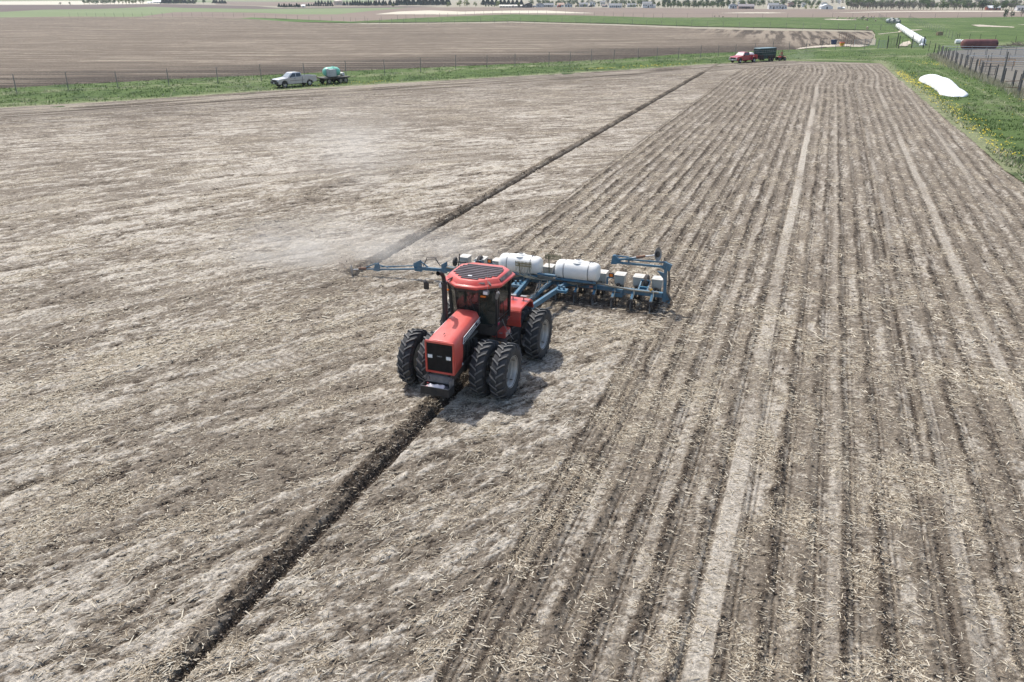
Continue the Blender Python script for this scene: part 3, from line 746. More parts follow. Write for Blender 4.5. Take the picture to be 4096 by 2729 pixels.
# nose: frame, recessed bars, lamps, badge
m = MB(); m.box((0, -1.42, 2.19), (.96, .06, .07)).box((0, -1.42, 1.19), (.93, .06, .07))
for sx in (-1, 1): m.add([(sx*.49, -1.45, 1.16), (sx*.42, -1.45, 1.16), (sx*.44, -1.45, 2.2), (sx*.49, -1.45, 2.2), (sx*.49, -1.39, 1.16), (sx*.42, -1.39, 1.16), (sx*.44, -1.39, 2.2), (sx*.49, -1.39, 2.2)], [(0,1,2,3),(4,5,6,7),(0,1,5,4),(1,2,6,5),(2,3,7,6),(3,0,4,7)])
nose = m.build('nose_frame', RED, T, bevel=.008)
m = MB().box((0, -1.385, 1.69), (.88, .02, .98))
for k in range(21): m.box((-.40+.04*k, -1.415, 1.69), (.012, .05, .94))
m.build('grille', BLACK, T)
for sx in (-1, 1):
    h = MB().box((sx*.31, -1.435, 1.72), (.20, .05, .17)).build('headlight', BLACK, T, bevel=.005)
    MB().box((sx*.31, -1.463, 1.72), (.155, .012, .11)).build('lens', LENS, h, bevel=.004)
Mb = Matrix(((1,0,0,0),(0,0,-1,-1.445),(0,1,0,1.74),(0,0,0,1)))
text_mesh('CASE IH', 'badge', LIGHTG, T, .055, Mb, sx=.9)
MB().box((.511, -.86, 1.32), (.006, .06, .07)).build('sticker', WHT, T)
# front bumper beam, step hook and the open weight box
m = MB().box((0, -1.46, .99), (.86, .14, .20)).box((-.43, -1.56, 1.04), (.03, .2, .12)).box((.43, -1.56, .94), (.04, .3, .22))
m.build('front_beam', mat('grey beam', (.16,.155,.16), .6, var=.3, scale=6, dust=.4), T, bevel=.012)
MB().tube([(-.44, -1.58, 1.08), (-.38, -1.62, 1.14), (-.30, -1.62, 1.12), (-.28, -1.60, .98)], .014, 6).build('hook', BLACK, T)
bx = MB()
bx.box((0, -1.865, .74), (.96, .012, .27)).box((0, -1.50, .74), (.96, .012, .25)).box((0, -1.68, .615), (.96, .37, .012))
for sx in (-1, 1): bx.box((sx*.475, -1.68, .74), (.012, .37, .26))
box_o = bx.build('tool_box', BLACK, T)
MB().tube([(-.48,-1.87,.878),(.48,-1.87,.878),(.48,-1.50,.878),(-.48,-1.50,.878),(-.48,-1.87,.878)], .009, 5).build('box_rim', GREY, box_o)
# cab
cab = MB()
CB = [(-.80, 1.32), (-.37, .82), (.37, .82), (.80, 1.32), (.80, 2.42), (-.80, 2.42)]       # plan at the sill
CT = [(-.84, 1.20), (-.42, .74), (.42, .74), (.84, 1.20), (.84, 2.46), (-.84, 2.46)]       # plan at the eaves
ZB = [1.83, 2.02, 2.02, 1.83, 1.78, 1.78]; ZT = 3.20
base = MB()
base.loft([[(x*.92, y if y > 1 else y+.1, 1.42 if y > 1 else 1.6) for x, y in CB], [(x, y, z) for (x, y), z in zip(CB, ZB)]])
cabo = base.build('cab', BLACK, T, bevel=.01)
pil = MB()
for i in (0, 3, 4, 5): pil.bar((CB[i][0], CB[i][1], ZB[i]-.02), (CT[i][0], CT[i][1], ZT), .085 if i in (0, 3) else .10, .085)
for i in (1, 2): pil.bar((CB[i][0], CB[i][1], ZB[i]-.02), (CT[i][0], CT[i][1], ZT), .022, .02)
for sx in (-1, 1):
    pil.bar((sx*.80, 1.45, 1.80), (sx*.835, 1.45, ZT), .05, .05)
    pil.bar((sx*.80, 1.35, 1.81), (sx*.80, 2.42, 1.78), .05, .07)
    pil.bar((sx*.805, 1.45, 2.0), (sx*.805, 2.42, 1.97), .02, .02)
cc = [Vector((x, y, ZT)) for x, y in CT]
for i in range(6): pil.bar(cc[i], cc[(i+1) % 6], .07, .16)
pil.build('pillar_frame', BLACK, cabo)
for i in range(6):
    j = (i+1) % 6; gm = MB()
    a, b = CB[i], CB[j]; c_, d_ = CT[j], CT[i]
    gm.add([(a[0], a[1], ZB[i]), (b[0], b[1], ZB[j]), (c_[0], c_[1], ZT-.05), (d_[0], d_[1], ZT-.05)], [(0, 1, 2, 3)])
    go_ = gm.build('window', GLASSD, cabo); sm = go_.modifiers.new('s', 'SOLIDIFY'); sm.thickness = .006
tr = MB()
for sx in (-1, 1): tr.box((sx*.852, 2.36-.0, 1.72), (.006, .5, .012)); tr.box((sx*.852, 1.40, 2.05), (.008, .14, .012)); tr.box((sx*.852, 1.40, 1.93), (.008, .14, .012))
tr.build('trim_line', LIGHTG, cabo)
mg = mat('magenta decal', (.5,.01,.10), .4, var=.03)
for sx in (-1, 1): MB().box((sx*.851, 1.36, 1.88), (.010, .12, .08)).build('sticker', mg, cabo)
MB().tube([(.88, 1.62, 2.6), (.91, 1.62, 2.55), (.91, 1.72, 2.0), (.88, 1.78, 1.9)], .012, 6).build('door_handle', BLACK, cabo)
MB().tube([(0, .70, 3.12), (.05, .72, 2.98), (.24, .765, 2.5)], .012, 6).build('wiper', BLACK, cabo)
# inside: console, wheel, seat
ins = MB().box((0, 1.15, 2.12), (.62, .26, .26), taper=(.8, .5)).tube([(0, 1.2, 2.2), (0, 1.38, 2.42)], .03, 8)
ins.build('console', mat('dash plastic', (.05,.05,.052), .6), cabo, bevel=.02)
MB().lathe([(-.015, .20), (0, .215), (.015, .20), (0, .185)], (0, 0, 0), 'z', 24, closed=True).build('steering_wheel', BLACK, cabo, loc=(0, 1.42, 2.46), smooth=True).rotation_euler = (R(-35), 0, 0)
st = MB().box((0, 1.98, 2.12), (.50, .50, .14)).box((0, 2.24, 2.48), (.48, .13, .66), rot=(-.12, 0, 0)).box((0, 1.98, 1.92), (.25, .3, .3)).box((.33, 2.0, 2.34), (.08, .4, .06))
st.build('seat', TAN, cabo, bevel=.03)
MB().box((0, 1.68, 1.86), (1.45, 1.2, .04)).build('cab_floor', BLACK, cabo)
# roof: stepped octagonal shell with ribs
RO = [(-.36, .66), (.36, .66), (1.00, 1.22), (1.02, 2.42), (.62, 2.78), (-.62, 2.78), (-1.02, 2.42), (-1.00, 1.22)]
def rs(k, dy, z): return [(x*k, 1.72+(y-1.72)*(k+dy), z) for x, y in RO]
rf = MB().loft([rs(.99, 0, 3.22), rs(1.02, 0, 3.235), rs(1.03, 0, 3.29), rs(1.0, 0, 3.325), rs(.955, 0, 3.335), rs(.86, 0, 3.47), rs(.83, 0, 3.48)])
roof = rf.build('roof', RED, cabo, bevel=.012, smooth=True)
rib = MB()
for k in range(9):
    y = .98+.165*k; wx = min(.30+.17*k, .66) if k < 3 else (.78 if k < 7 else .74-.1*(k-7))
    rib.box((0, y, 3.492), (wx*2, .115, .035), taper=(.985, .8))
rib.build('roof_rib', mat('dusty black rib', (.06,.05,.055), .7, var=.2, dust=.6, dcol=(.16,.135,.14)), roof, bevel=.006)
pad = MB()
for sx in (-1, 1):
    pad.box((sx*.915, 1.85, 3.40), (.12, 1.0, .05), rot=(0, sx*.95, 0)); pad.box((sx*.66, 1.05, 3.40), (.10, .34, .03), rot=(.3, sx*.7, sx*.75))
pad.box((-.05, .78, 3.405), (.42, .10, .03), rot=(.9, 0, 0)).box((.42, .86, 3.41), (.30, .07, .025), rot=(.75, .1, .5))
pad.build('vent_pad', mat('dusty vent', (.11,.085,.09), .8, var=.3, dust=.5), roof, bevel=.01)
MB().box((-.06, 1.15, 3.515), (.13, .08, .012)).build('sticker', WHT, roof)
for x, y, sx in ((-1.0, .98, -1), (.62, .86, 1)):
    wl = MB().box((x, y, 3.12), (.19, .12, .14)).build('work_light', GREY, cabo, bevel=.012)
    MB().box((x, y-.065, 3.115), (.15, .02, .10)).build('lens', LENS, wl, bevel=.004)
for x, y in ((-.84, .98), (.54, .80)): MB().box((x, y, 2.99), (.19, .07, .055)).build('indicator', ORANGE, cabo, bevel=.015)
MB().tube([(.66, .86, 3.05), (.69, .84, 3.85)], .0055, 5).build('antenna', LIGHTG, cabo)
mr = MB().tube([(-.86, 1.15, 3.14), (-1.15, 1.12, 3.20)], [.03, .02], 8).tube([(-1.15, 1.12, 3.20), (-1.50, 1.05, 3.27), (-1.62, 1.03, 3.26), (-1.64, 1.02, 3.12)], .011, 6)
mo = mr.build('mirror_arm', GREY, cabo); MB().box((-1.585, 1.0, 3.03), (.19, .05, .26)).build('mirror', BLACK, mo, bevel=.02)
mr = MB().tube([(.84, 1.12, 3.12), (.93, 1.02, 3.16), (.97, 1.0, 3.05)], .014, 6).build('mirror_arm', BLACK, cabo); MB().box((.95, 1.0, 3.02), (.10, .18, .26), rot=(.2, .3, .5)).build('mirror', GREY, mr, bevel=.03)
# exhaust stack
ex = MB().tube([(-.62, .36, 1.5), (-.62, .36, 3.45)], .088, 20).tube([(-.62, .36, 3.42), (-.62, .36, 3.50)], .105, 20)
ex.tube([(-.62, .36, 3.48), (-.62, .34, 3.64), (-.63, .26, 3.78), (-.64, .12, 3.86), (-.65, .0, 3.88)], [.066, .066, .066, .066, .07], 16, cap=False)
ex.build('exhaust', mat('exhaust black', (.03,.03,.032), .6, var=.2, bump=.2), T, smooth=True)
# rear fenders and body
for sx in (-1, 1):
    fd = MB(); w0, w1 = (.45, 1.22)
    prof = [(2.50, 1.35), (2.44, 1.62), (2.50, 1.92), (2.62, 2.02), (3.55, 2.04), (3.78, 1.92), (3.9, 1.6), (3.84, 1.58), (3.72, 1.86), (3.50, 1.97), (2.66, 1.95), (2.56, 1.88), (2.52, 1.62), (2.56, 1.35)]
    fd.prism(prof, sx*w0, sx*w1)
    f_ = fd.build('fender', RED, T, bevel=.02)
    MB().tube([(sx*.62, 2.42, 1.72), (sx*.66, 2.34, 1.76), (sx*.88, 2.34, 1.76), (sx*.90, 2.44, 1.72)], .014, 6).build('grab_handle', RED, f_)
    for xx in (.62, 1.02):
        lm = MB().tube([(sx*xx, 3.35, 2.03), (sx*xx, 3.35, 2.14)], .022, 6).box((sx*xx, 3.35, 2.17), (.20, .12, .05), taper=(1.15, 1.15)).build('work_light', GREY, f_, bevel=.006)
MB().box((0, 3.15, 1.55), (.85, 1.5, .75)).build('rear_body', DARK, T, bevel=.03)
MB().box((0, 3.2, 2.02), (.7, 1.1, .10)).build('rear_deck', BLACK, T, bevel=.02)
# step between the frames
sp_ = MB().box((.95, 1.55, 1.28), (.34, .5, .03)).box((.95, 1.85, .95), (.34, .25, .03)).bar((.8, 1.32, 1.55), (.8, 1.32, 1.0), .03).bar((1.1, 1.78, 1.3), (1.1, 1.95, .7), .03).bar((.8, 1.78, 1.3), (.8, 1.95, .7), .03).box((.95, 1.95, .7), (.34, .22, .03))
sp_.build('step', DARK, T)
MB().box((.78, 1.75, 1.42), (.5, .55, .24)).build('fuel_tank', RED, T, bevel=.03)
MB().box((1.036, 1.75, 1.42), (.01, .4, .16)).build('warning_label', mat('pale label', (.55,.40,.36), .5, var=.25, scale=40), T)
MB().tube([(.92, 1.5, 2.0), (1.02, 1.62, 1.60), (1.15, 1.95, 1.12)], .013, 6).tube([(.85, 1.4, 1.52), (1.18, 1.72, 1.42)], .012, 6).build('handrail', GREY, T)
MB().box((0, 4.05, .62), (.16, .75, .08)).box((0, 3.75, 1.0), (.5, .25, .5)).build('drawbar', DARK, T, bevel=.01)
# bag lying in the box
bg_ = thing('seed_bag', row_frame(-.03, 21.45-1.68, .63-.03), -TH, 'crumpled white and pink bag lying in the black box on the tractor nose', 'bag')
m = MB(); nx, ny = 14, 8; V = []
for j in range(ny):
    for i in range(nx):
        u_, v_ = i/(nx-1)-.5, j/(ny-1)-.5
        e = (1-abs(2*u_)**4)*(1-abs(2*v_)**4)
        V.append((u_*.80, v_*.30+.02*math.sin(u_*9), .10+.13*e+.022*math.sin(u_*23+v_*9)*e+.015*math.sin(v_*25-u_*11)))
F = [(j*nx+i, j*nx+i+1, (j+1)*nx+i+1, (j+1)*nx+i) for j in range(ny-1) for i in range(nx-1)]
m.add(V, F); bag = m.build('bag_skin', mat('white bag', (.80,.76,.76), .5, var=.05, scale=5, dust=.25, dcol=(.75,.45,.45)), bg_, smooth=True)
s_ = bag.modifiers.new('s', 'SOLIDIFY'); s_.thickness = .05; s_.offset = -1
MB().box((.34, -.02, .17), (.15, .2, .10), rot=(.3, .2, .5)).build('rag', mat('dark rag', (.10,.10,.11), .9, var=.5, scale=20), bg_, bevel=.03)
MB().box((-.28, -.13, .21), (.10, .05, .02), rot=(.3, 0, .2)).box((-.33, .10, .22), (.07, .04, .02)).build('red_print', mat('red print', (.55,.05,.06), .5), bg_, bevel=.006)
# driver
def seated_person(name, loc, rz, label, shirt, trousers, skin, hair, arms=((-.22, -.42, .98), (.22, -.42, .98)), lean=0.0, knee=.42, foot=.48, spread=.14):
    """seat height at local z=0; faces local -y"""
    p = thing(name, loc, rz, label, 'person')
    S = mat(skin[0], skin[1], .6, var=.05); jl = []; ed = []
    def j(x, y, z, r, par=None):
        jl.append((x, y, z, r)); i = len(jl)-1
        if par is not None: ed.append((par, i))
        return i
    L = lean
    pel = j(0, 0, .08, (.15, .12)); w_ = j(0, -.02*L, .26, (.135, .105), pel); ch = j(0, -.14*L, .44, (.165, .12), w_); nk = j(0, -.2*L, .56, .07, ch)
    n2 = j(0, -.22*L, .63, .052, nk); hd = j(0, -.25*L-.01, .70, (.075, .085), n2); h2 = j(0, -.26*L-.01, .79, (.08, .092), hd); h3 = j(0, -.26*L, .86, (.05, .06), h2)
    for s in (-1, 1):
        sh = j(s*.19, -.16*L, .52, .062, ch); hx, hy, hz = arms[0 if s < 0 else 1]
        hz -= .52
        el = j(s*(.19+abs(hx)*.25+.05), -.16*L+hy*.40, .30+max(0, hz)*.3, .045, sh); wr = j(hx*1.0, hy*.85, .30+hz*.25, .033, el); hn = j(hx, hy-.02, .32+hz*.25, (.038, .025), wr)
        for f in range(4): a_ = j(hx+s*(.03-.018*f), hy-.075, .325+hz*.25, .009, hn); j(hx+s*(.03-.018*f), hy-.10, .30+hz*.25, .008, a_)
        j(hx-s*.045, hy-.04, .335+hz*.25, .010, hn)
        hp = j(s*.10, -.03, .06, .105, pel); kn = j(s*spread*1.2, -knee, .09, .068, hp); an = j(s*spread*1.2, -foot, -.34, .042, kn); j(s*spread*1.2, -foot-.02, -.40, .045, an); j(s*spread*1.3, -foot-.16, -.42, .036, len(jl)-1)
    body = skin_figure('body', jl, ed, S, p)
    # clothes: shells round the body
    me = body.data; co = np.empty(len(me.vertices)*3, np.float32); me.vertices.foreach_get('co', co); co = co.reshape(-1, 3)
    def cloth(nm, sel, mt_, off):
        bm = bmesh.new(); bm.from_mesh(me); bm.verts.ensure_lookup_table()
        bmesh.ops.delete(bm, geom=[v for v in bm.verts if not sel(v.co)], context='VERTS'); bm.normal_update()
        for v in bm.verts: v.co += v.normal*off
        m_ = bpy.data.meshes.new(nm); bm.to_mesh(m_); bm.free(); m_.materials.clear(); m_.materials.append(mt_)
        o = bpy.data.objects.new(nm, m_); COL.objects.link(o); o.parent = body; return o
    cloth('shirt', lambda c: .13 < c.z < .60 and (abs(c.x) < .20 or c.z > .40 or True) and c.y > min(a[1] for a in arms)*.55 and (abs(c.x) < .30), shirt, .014)
    cloth('trousers', lambda c: c.z < .16 and not (c.z < -.30), trousers, .012)
    cloth('shoes', lambda c: c.z < -.31, BLACK, .012)
    MB().ball((0, -.25*L+.015, .80), (.088, .10, .085), 12, 8).build('hair' if hair[0] == 'hair' else 'cap', hair[1], body, smooth=True)
    fc = MB().ball((0, -.25*L-.105, .745), (.014, .02, .02), 6, 5); fc.build('nose', S, body, smooth=True)
    ey = MB()
    for s in (-1, 1): ey.ball((s*.032, -.25*L-.092, .765), .010, 6, 5)
    ey.build('eyes', BLACK, body); MB().box((0, -.25*L-.09, .70), (.045, .012, .008)).build('mouth', mat('lips', (.30,.10,.08), .6), body)
    return p
SKIN = ('skin', (.42,.24,.17))
tp = row_frame(0, 21.45+1.98, 2.16)
seated_person('person', tp, -TH, 'driver in a maroon shirt seated behind the wheel in the tractor cab', mat('maroon cloth', (.16,.03,.03), .9), mat('denim', (.05,.07,.12), .9), SKIN, ('hair', mat('dark hair', (.03,.022,.018), .8)), arms=((-.17, -.42, .9), (.17, -.42, .9)), knee=.45, foot=.50)

# ------------------------------------------------------------------ the planter (local: y=0 at the toolbar, +y back)
V0 = 30.85
PL = thing('row_planter', row_frame(0, V0, 0), -TH, 'blue twelve row planter with two white tanks drawn behind the red tractor', 'planter')
tb = MB().box((0, 0, .62), (9.8, .18, .20)).box((0, .30, .50), (9.6, .10, .10))
for x in (-4.6, -2.4, 0, 2.4, 4.6): tb.box((x, .15, .56), (.12, .34, .16))
tb.build('toolbar', BLUE, PL, bevel=.01)
for sx in (-1, 1):
    tg = MB().bar((sx*.85, -.1, .66), (sx*.42, -4.3, .84), .13, .20)
    tg.build('tongue_beam', BLUE, PL, bevel=.01)
MB().bar((.2, -.1, .68), (.12, -4.3, .86), .12, .16).build('tongue_beam', BLUE, PL, bevel=.01)
MB().box((0, -4.35, .82), (.95, .16, .2)).box((0, -4.75, .66), (.22, .8, .12)).build('hitch', BLUE, PL, bevel=.01)
for sx in (-1, 1): MB().box((sx*.95, -1.25, .74), (.50, .34, .10)).tube([(sx*.85, -1.25, .78), (sx*.85, -1.25, .96)], .05, 8).tube([(sx*1.05, -1.25, .78), (sx*1.05, -1.25, .92)], .05, 8).build('valve_bracket', BLUE, PL)
MB().box((.02, -3.0, .84), (.22, .5, .18)).build('hydraulic_box', RUST, PL, bevel=.02)
# carrying frame for the tanks
tf_ = MB()
for sx in (-1, 1):
    for x in (.55, 1.95): tf_.bar((sx*x, .0, .62), (sx*x, -.02, .93), .08, .10); tf_.box((sx*x, 0, .91), (.12, .85, .06))
    tf_.bar((sx*.4, -.32, .90), (sx*2.15, -.32, .90), .08); tf_.bar((sx*.4, .32, .90), (sx*2.15, .32, .90), .08)
tf_.tube([(-.42, -.25, .98), (.42, -.25, .98)], .06, 10)
tf_.build('tank_cradle', BLUE, PL)
MB().add([(.12,-.02,.92),(.62,-.02,.92),(.48,-.02,1.22),(.34,-.02,1.30),(.22,-.02,1.22),(.12,.01,.92),(.62,.01,.92),(.48,.01,1.22),(.34,.01,1.30),(.22,.01,1.22)], [(0,1,2,3,4),(9,8,7,6,5),(0,1,6,5),(1,2,7,6),(2,3,8,7),(3,4,9,8),(4,0,5,9)]).build('gusset_plate', GREY, PL)
for sx in (-1, 1):
    cx_ = sx*1.27; m = MB()
    KR = 1.05
    prof = [(-.92, .001), (-.92, .20), (-.89, .30), (-.82, .36), (-.70, .385), (-.56, .39), (-.55, .378), (-.50, .378), (-.49, .395), (.0, .40), (.49, .395), (.50, .378), (.55, .378), (.56, .39), (.70, .385), (.82, .36), (.89, .30), (.92, .20), (.92, .001)]
    m.lathe([(a*1.02, b*KR) for a, b in prof], (0, 0, 0), 'x', 40)
    t_ = m.build('tank', WHITEP, PL, smooth=True, loc=(cx_, 0, 1.25))
    MB().lathe([(.0, .27), (.03, .265), (.045, .20), (.075, .19), (.08, .12)], (0, 0, .36), 'z', 28).lathe([(.03, .12), (.085, .12), (.10, .10), (.10, .001)], (0, 0, .37), 'z', 24).build('tank_neck', WHITEP, t_, smooth=True)
    MB().lathe([(0, .095), (.012, .095), (.012, .001)], (0, 0, .465), 'z', 20).box((0, 0, .48), (.14, .03, .02), rot=(0, 0, .4)).build('lid', GREY, t_)
    for x in (-.525, .525): MB().lathe([(-.018, .408), (.018, .408)], (x, 0, 0), 'x', 40).build('strap', GREY, t_, smooth=True)
    MB().tube([(.50, .02, .37), (.50, .02, .43), (.58, .0, .46), (.66, -.02, .42)], .014, 6).build('vent_hose', BHOSE, t_)
    MB().box((0, 0, -.385), (1.5, .46, .05)).build('tank_foot', WHITEP, t_, bevel=.01)
    # red-lit warning lamps on brackets
    lm = MB().bar((sx*2.55, .02, .62), (sx*2.55, .02, 1.10), .07, .05).bar((sx*2.55, .02, 1.10), (sx*2.80, .02, 1.10), .05, .05).build('lamp_bracket', BLUE, PL)
    l2 = MB().box((sx*2.72, .0, 1.22), (.22, .08, .17)).build('lamp', BLACK, lm, bevel=.01); MB().box((sx*2.72, -.045, 1.22), (.14, .02, .12)).build('lens', ORANGE, l2, bevel=.01)
# manifolds of small valves with their hose bundles
for x0, y0, z0 in ((-.98, -.52, 1.46), (.12, .15, 1.70)):
    mf = MB().box((x0, y0, z0), (.72, .03, .035)).box((x0, y0, z0-.12), (.72, .03, .03)).bar((x0-.2, y0+.05, z0), (x0-.2, y0+.15, .9), .04)
    for k in range(12): mf.tube([(x0-.34+.062*k, y0, z0-.13), (x0-.34+.062*k, y0, z0+.06)], .017, 6).ball((x0-.34+.062*k, y0, z0+.07), .022, 6, 5)
    mf.build('flow_manifold', mat('brass fittings', (.22,.20,.12), .45, metal=.4, var=.3, scale=20), PL)
rg = random.Random(3)
for k in range(12):
    x = -1.30+.062*k; pts = [(x, -.52, 1.32), (x+rg.uniform(-.05, .05), -.60, 1.12), (-.9+rg.uniform(-.25, .35), -.66, .92+rg.uniform(-.1, .1)), (-.5+rg.uniform(-.2, .4), -.45, .80), (rg.uniform(-.3, .6), -.2, .76)]
    MB().tube(pts, .011, 5).build('hose', HOSE, PL)
for k in range(6):
    a = rg.uniform(0, .3); pts = [(-2.2, -.2, .86+.03*k), (-1.5, -.3, .80-.02*k+a*.2), (-.6, -.32, .84+.03*k), (.3, -.30, .78+.02*k), (1.2, -.28, .80-.02*k), (2.1, -.25, .78+.03*k)]
    MB().tube(pts, .014 if k else .02, 5).build('hose', HOSE if k % 2 else BHOSE, PL)
MB().tube([(1.2, -.16, .86), (2.4, -.16, .84), (2.75, -.2, .80), (3.2, -.22, .64+.14), (3.6, -.18, .73), (4.3, -.16, .73), (4.75, -.12, .73)], .042, 8).build('hose', mat('khaki hose sleeve', (.20,.185,.14), .8, var=.2, dust=.4), PL, smooth=True)
MB().tube([(-1.2, -.16, .86), (-2.4, -.16, .84), (-3.2, -.22, .76), (-4.3, -.16, .73), (-4.75, -.12, .73)], .042, 8).build('hose', MATS['khaki hose sleeve'], PL, smooth=True)
for p in ([(-.2,-.6,.78),(.1,-1.6,.86),(.3,-2.8,.9),(.05,-3.8,.95)], [(.1,-.5,.8),(.35,-1.2,.95),(.2,-2.4,.92),(-.1,-3.6,.95)], [(.3,-.5,.8),(.0,-1.5,.98),(.25,-2.6,.95),(.1,-4.2,1.0)]):
    MB().tube(p, .018, 6).build('hose', BHOSE, PL)
# one row unit, then copies
def row_unit(x):
    r = bpy.data.objects.new('row_unit', None); COL.objects.link(r); r.parent = PL; r.location = (x, 0, 0); r.empty_display_size = .2
    # parallel arms and shank
    MB().bar((-.06, .08, .66), (-.06, .55, .58), .03, .06).bar((.06, .08, .66), (.06, .55, .58), .03, .06).bar((-.06, .08, .50), (-.06, .55, .42), .03, .06).bar((.06, .08, .50), (.06, .55, .42), .03, .06).box((0, .6, .48), (.14, .12, .36)).build('parallel_arm', DARK, r)
    # front coulter bracket (blue) with disc and trash wheels
    MB().bar((0, -.10, .70), (0, -.46, .38), .10, .08).box((0, -.12, .66), (.14, .10, .22)).build('coulter_arm', BLUE, r, bevel=.006)
    MB().box((0, -.48, .34), (.13, .16, .20)).box((-.07, -.5, .25), (.05, .1, .2)).box((.07, -.46, .25), (.05, .1, .2)).tube([(-.14, -.5, .28), (.14, -.5, .28)], .02, 6).ball((-.08, -.56, .36), .03, 6, 5).ball((.08, -.56, .33), .03, 6, 5).ball((.0, -.57, .22), .03, 6, 5).build('hub_bracket', DARK, r)
    m = MB().lathe([(-.008, .001), (-.008, .19), (0, .21), (.008, .19), (.008, .001)], (0, -.50, .17), 'x', 18); m.build('coulter_disc', GREY, r)
    for s in (-1, 1):
        w_ = MB(); n = 12
        for k in range(n):
            a = 2*math.pi*k/n; w_.bar((0, 0, 0), (0, .17*math.cos(a), .17*math.sin(a)), .012, .03)
        w_.lathe([(-.01, .001), (-.01, .07), (.01, .07), (.01, .001)], (0, 0, 0), 'x', 12)
        w_.build('trash_wheel', DARK, r, loc=(s*.13, -.30, .17)).rotation_euler = (0, 0, s*.45)
        MB().lathe([(-.05, .10), (-.05, .19), (-.03, .205), (.03, .205), (.05, .19), (.05, .10)], (0, 0, 0), 'x', 18).build('gauge_wheel', RUBBER2, r, loc=(s*.11, .85, .20))
        MB().lathe([(-.012, .10), (-.012, .13), (.012, .14), (.012, .10)], (0, 0, 0), 'x', 16).build('closing_wheel', DARK, r, loc=(s*.08, 1.35, .14)).rotation_euler = (0, s*.35, 0)
    MB().box((0, .95, .42), (.12, .75, .14)).box((0, 1.3, .30), (.07, .3, .08)).lathe([(-.05, .001), (-.05, .13), (.05, .13), (.05, .001)], (.1, .95, .42), 'x', 14).build('meter_frame', DARK, r)
    # hopper: tapered box with a lid
    h = MB().loft([[(-.13, .80, .46), (.13, .80, .46), (.13, 1.08, .46), (-.13, 1.08, .46)], [(-.20, .72, .62), (.20, .72, .62), (.20, 1.16, .62), (-.20, 1.16, .62)], [(-.215, .70, .96), (.215, .70, .96), (.215, 1.19, .96), (-.215, 1.19, .96)]]).build('hopper', BEIGE, r, bevel=.02)
    MB().box((0, .945, .985), (.46, .53, .05)).box((0, .93, 1.012), (.24, .26, .012)).build('lid', BEIGE, h, bevel=.018)
    MB().box((.0, .71, .52), (.22, .03, .10)).build('latch', DARK, h)
    MB().tube([(.02, -.1, .80), (.09, -.36, .62), (.06, -.5, .40)], .011, 5).build('feed_hose', HOSE, r)
    return r
RUBBER2 = mat('small wheel rubber', (.04,.038,.036), .85, var=.3, dust=.7, dcol=(.16,.13,.11))
ru = row_unit(-.30)
for i in range(-6, 6):
    x = (i+.5)*.80+.1
    if i == -6: ru.location.x = x
    else:
        c = copy_tree(ru, parent=PL, loc=(x, 0, 0))
# drive wheels with blue stands between the outer rows
for x in (3.78, -3.78):
    w_ = MB().lathe([(-.08, .15), (-.08, .30), (-.05, .33), (.05, .33), (.08, .30), (.08, .15)], (0, 0, 0), 'x', 22).build('drive_wheel', RUBBER2, PL, loc=(x+.28, .75, .82)); 
    MB().bar((x+.08, .15, .68), (x+.08, .72, .90), .05).bar((x+.44, .15, .68), (x+.44, .72, .90), .05).bar((x+.08, .3, .72), (x+.44, .3, .72), .10).tube([(x+.06, .72, .88), (x+.46, .72, .88)], .03, 8).tube([(x+.06, .5, 1.0), (x+.46, .5, 1.0)], .02, 8).build('wheel_stand', BLUE, PL)
MB().box((4.42, -.1, .80), (.07, .05, .12), rot=(0, .5, 0)).build('reflector', mat('yellow reflector', (.75,.42,.03), .4), PL)
# lift rods in front of the bar
for sx in (-1, 1): MB().tube([(sx*1.0, -.30, .62), (sx*3.2, -.30, .60)], .022, 6).tube([(sx*1.4, -.28, .68), (sx*2.2, -.26, .90)], .035, 8).build('lift_rod', DARK, PL)
for x in (3.1, -3.1): MB().box((x, -.05, .52), (.34, .26, .34)).bar((x, -.15, .5), (x+.3, -.15, .5), .04).build('wing_hinge', BLUE, PL, bevel=.01)
for x in (-.9, 1.9): MB().box((x, -.096, .64), (.16, .006, .08)).build('warning_label', mat('label white red', (.6,.3,.25), .5, var=.4, scale=30), PL)
# folded right-hand marker
mk = MB().bar((4.98, 0, .50), (4.93, .0, 1.92), .12, .12).build('marker_post', BLUE, PL, bevel=.01)
MB().add([(4.90,-.02,.35),(5.20,-.02,.28),(5.22,-.02,.50),(5.0,-.02,.78),(4.85,-.02,.7),(4.90,.06,.35),(5.20,.06,.28),(5.22,.06,.50),(5.0,.06,.78),(4.85,.06,.7)], [(0,1,2,3,4),(9,8,7,6,5),(0,1,6,5),(1,2,7,6),(2,3,8,7),(3,4,9,8),(4,0,5,9)]).build('pivot_plate', BLUE, mk)
MB().box((4.98, 0, 1.85), (.34, .10, .30), rot=(0, .3, 0)).add([(4.93,-.03,1.25),(4.60,-.03,1.62),(4.93,-.03,1.55),(4.93,.03,1.25),(4.60,.03,1.62),(4.93,.03,1.55)], [(0,1,2),(5,4,3),(0,1,4,3),(1,2,5,4),(2,0,3,5)]).build('elbow_plate', BLUE, mk, bevel=.006)
m1 = MB().bar((4.9, -.05, 1.83), (2.85, -.04, 1.80), .07, .08).bar((4.95, .06, 2.0), (2.95, .07, 1.92), .04, .06).build('marker_arm', BLUE, PL)
